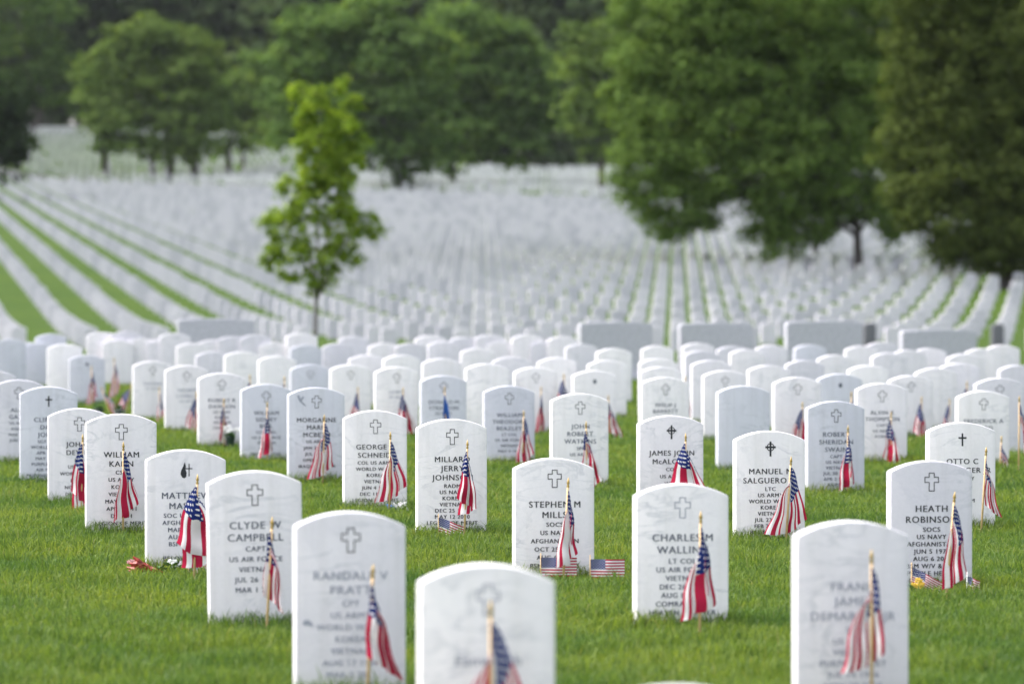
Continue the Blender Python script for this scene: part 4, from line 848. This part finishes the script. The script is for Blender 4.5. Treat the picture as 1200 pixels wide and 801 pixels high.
for i, (px, D, fy, r, lab, lb) in enumerate([
  (123, 455, 150, .3, 'far tree with slim dark trunk left of the round-crowned far tree', [(118, 150, 22, 26), (128, 120, 22, 30), (112, 100, 16, 22), (122, 176, 14, 10)]),
  (179, 452, 165, .22, 'far tree trunk just left of the thick middle trunks, under the round crown', [(180, 150, 30, 26), (185, 120, 30, 24)]),
  (228, 446, 160, .34, 'far tree with a stout dark trunk under the right of the round crown', [(232, 150, 32, 30), (238, 115, 30, 30), (220, 175, 26, 12)]),
  (268, 458, 165, .26, 'far tree right of the round-crowned tree with small bright leaf tufts', [(275, 105, 24, 20), (290, 130, 30, 20), (265, 150, 26, 22), (300, 155, 34, 20), (280, 175, 30, 10)]),
  (285, 470, 170, .2, 'far tree with thin trunk behind the bright leaf tufts', [(300, 90, 30, 30), (320, 130, 30, 34), (310, 170, 30, 14)]),
  (474, 378, 185, .34, 'far broad tree with a strong dark trunk, behind the young tree', [(380, 40, 50, 30), (430, 30, 50, 34), (360, 75, 40, 34), (420, 80, 60, 40), (480, 70, 60, 40), (350, 120, 44, 34), (410, 130, 60, 36), (470, 130, 60, 40), (440, 170, 60, 24), (490, 175, 46, 26), (350, 160, 44, 20), (400, 190, 30, 14), (480, 205, 26, 10)]),
  (530, 392, 185, .26, 'far broad tree with a thinner trunk, at the centre of the tree line', [(540, 40, 50, 36), (590, 60, 40, 34), (530, 90, 50, 40), (590, 110, 50, 40), (620, 140, 34, 34), (550, 150, 50, 34), (600, 175, 40, 22), (530, 190, 30, 14), (640, 90, 20, 36)]),
  (705, 352, 185, .26, 'far tree with forking pale crown, right of centre before the large tree', [(690, 50, 26, 24), (730, 60, 36, 24), (700, 85, 36, 26), (750, 95, 30, 30), (690, 125, 28, 26), (735, 135, 36, 28), (700, 160, 30, 20), (760, 40, 40, 40)]),
  (-14, 330, 190, .5, 'near-black tree mass at the left edge of the frame', [(-20, 130, 54, 44), (-10, 175, 44, 40), (5, 130, 30, 34), (0, 190, 24, 22)]),
  (40, 520, 120, .3, 'tall pale green far tree at the top left corner', [(20, 10, 50, 40), (60, 30, 36, 34), (30, 70, 50, 36), (70, 90, 30, 30), (10, 100, 30, 20), (60, 125, 30, 16)]),
  (650, 560, 150, .3, 'tall slim far tree between the centre trees and the forking one', [(650, 20, 20, 40), (660, 100, 18, 50), (655, 170, 22, 30)])]):
    tree('broadleaf_tree', lab, FT, lb, D, (px, fy, px, r), [(lb[0][0], lb[0][1], -1), (lb[1][0], lb[1][1], 1)], 'leaf_dark' if px == -14 else ('leaf_far_bright' if px in (705, 268) else 'leaf_far'), .26 if D > 300 else .2, 34, 1.0, 60 + i, sub=26)

# the wood behind, plus the added shade trees: one mass
def woodland():
    Vs, Fs, off = [], [], 0
    rg = np.random.default_rng(77); tr = Geo()
    for D0, n in ((640, 30), (680, 30), (740, 30)):
        for i in range(n):
            px = -350 + 1900 * (i + rg.random() * .8) / n; D = D0 + rg.normal() * 14; D -= (75 if px > 330 else 0); x = px_x(px, D); z = gz(x, D)
            H = {640: 26, 680: 36, 740: 50}[D0] + rg.normal() * 3; w = 4.5 + rg.random() * 2
            k = FP / D; base_py = HY - (z - HC) * k
            lobes = []
            for q in range(9):
                f = .08 + .89 * q / 8; ww = w * (1.15 - .7 * abs(f - .45)) * k
                lobes.append((px + rg.normal() * w * .35 * k, base_py - H * f * k, ww * .75, H * .10 * k))
            V, F = leaf_cloud(lobes, D, .62, 20, 1.9, 900 + i + int(D0), sub=22)
            Vs.append(V); Fs.append(F + off); off += len(V)
            tr.tube([(x, D, z - .5), (x, D, z + H * .8)], [.4, .12], 6, caps=False)
    for i, (x, D) in enumerate([(-56, 455), (-60, 478), (-58, 500), (-62, 523), (-60, 548), (-64, 572), (-52, 600), (-40, 612)]):  # extra trees, mostly out of view at left, added to shade the far slope
        z = gz(x, D); k = FP / D; px = 600 + x * k; base_py = HY - (z - HC) * k; H = 24
        lobes = [(px + rg.normal() * 1.5 * k, base_py - H * f * k, 5 * k * (1.1 - .6 * abs(f - .5)), H * .1 * k) for f in np.linspace(.25, .95, 7)]
        V, F = leaf_cloud(lobes, D, .5, 22, 1.7, 1900 + i, sub=22); Vs.append(V); Fs.append(F + off); off += len(V)
        tr.tube([(x, D, z - .5), (x, D, z + H * .8)], [.4, .12], 6, caps=False)
    nv = off; V = np.concatenate(Vs + [np.array(tr.V)]); F1 = np.concatenate(Fs); F2 = np.array(tr.F) + nv
    F = np.concatenate([F1, F2]); mi = np.concatenate([np.zeros(len(F1)), np.ones(len(F2))])
    me = mesh_np('woodland', V, np.full(len(F), 4), F, mat_idx=mi)
    tag(link('woodland', me, [M['leaf_wood'], M['bark']]), 'far-off dark wood closing the view behind the field, with shade trees added at left', 'woodland', kind='stuff')
woodland()

def haze():
    bm = bmesh.new(); bmesh.ops.create_cube(bm, size=1)
    for v in bm.verts: v.co = Vector((v.co.x * 900, 545 + v.co.y * 1300, 34 + v.co.z * 74))
    me = bpy.data.meshes.new('haze'); bm.to_mesh(me); bm.free()
    m, nt, out = new_mat('haze'); p = nd(nt, 'ShaderNodeVolumePrincipled'); p.inputs['Color'].default_value = (.86, .90, .95, 1)
    p.inputs['Density'].default_value = .00004; p.inputs['Anisotropy'].default_value = 0.0
    nt.links.new(p.outputs[0], out.inputs['Volume'])
    tag(link('haze', me, m), 'thin pale summer haze over the cemetery', 'haze', kind='stuff')
haze()
# ------------------------------------------------------------------ light, sky, camera
w = bpy.data.worlds.new('World'); sc.world = w; w.use_nodes = True; nt = w.node_tree
bg = nt.nodes['Background']; sky = nt.nodes.new('ShaderNodeTexSky'); sky.sky_type = 'NISHITA'; sky.sun_disc = False
SUN_EL, SUN_AZ = R(56), R(-84)        # azimuth measured from +y (the view) towards +x
sky.sun_elevation = SUN_EL; sky.sun_rotation = SUN_AZ; sky.air_density = 1.0; sky.dust_density = 3.5; sky.ozone_density = 1.0
hs = nt.nodes.new('ShaderNodeHueSaturation'); hs.inputs['Saturation'].default_value = .42; nt.links.new(sky.outputs[0], hs.inputs['Color']); nt.links.new(hs.outputs[0], bg.inputs[0]); bg.inputs[1].default_value = 0.15
sd = bpy.data.lights.new('sun', 'SUN'); sd.energy = 1.3; sd.angle = R(21); sd.color = (1, .93, .91)
so = bpy.data.objects.new('sun', sd); COL.objects.link(so)
d = Vector((math.sin(SUN_AZ) * math.cos(SUN_EL), math.cos(SUN_AZ) * math.cos(SUN_EL), math.sin(SUN_EL)))
so.rotation_euler = d.to_track_quat('Z', 'Y').to_euler(); so.location = d * 50

cd = bpy.data.cameras.new('camera'); cam = bpy.data.objects.new('camera', cd); COL.objects.link(cam); sc.camera = cam
cd.sensor_width = 36; cd.lens = FP / 1200 * 36; cd.clip_start = .5; cd.clip_end = 6000
cam.location = (0, 0, HC); cam.rotation_euler = (R(90) - math.atan((400.5 - HY) / FP), 0, 0)
cd.dof.use_dof = True; cd.dof.focus_distance = 24.6; cd.dof.aperture_fstop = 5.6 * 1.0; cd.dof.aperture_blades = 9
cd.dof.aperture_fstop = cd.lens / 1000 / .043

sc.view_settings.view_transform = 'Standard'; sc.view_settings.look = 'None'; sc.view_settings.gamma = 1
sc.view_settings.exposure = 1.52
sc.render.resolution_x = 1024; sc.render.resolution_y = 683
print('stones', len(FRONT), len(MID), len(ind), len(rest), len(P2), 'cut', cut)

for o in COL.objects:
    if o.get('label') and len(o['label'].split()) > 16: open('/tmp/long.txt','a').write(o['label']+chr(10))
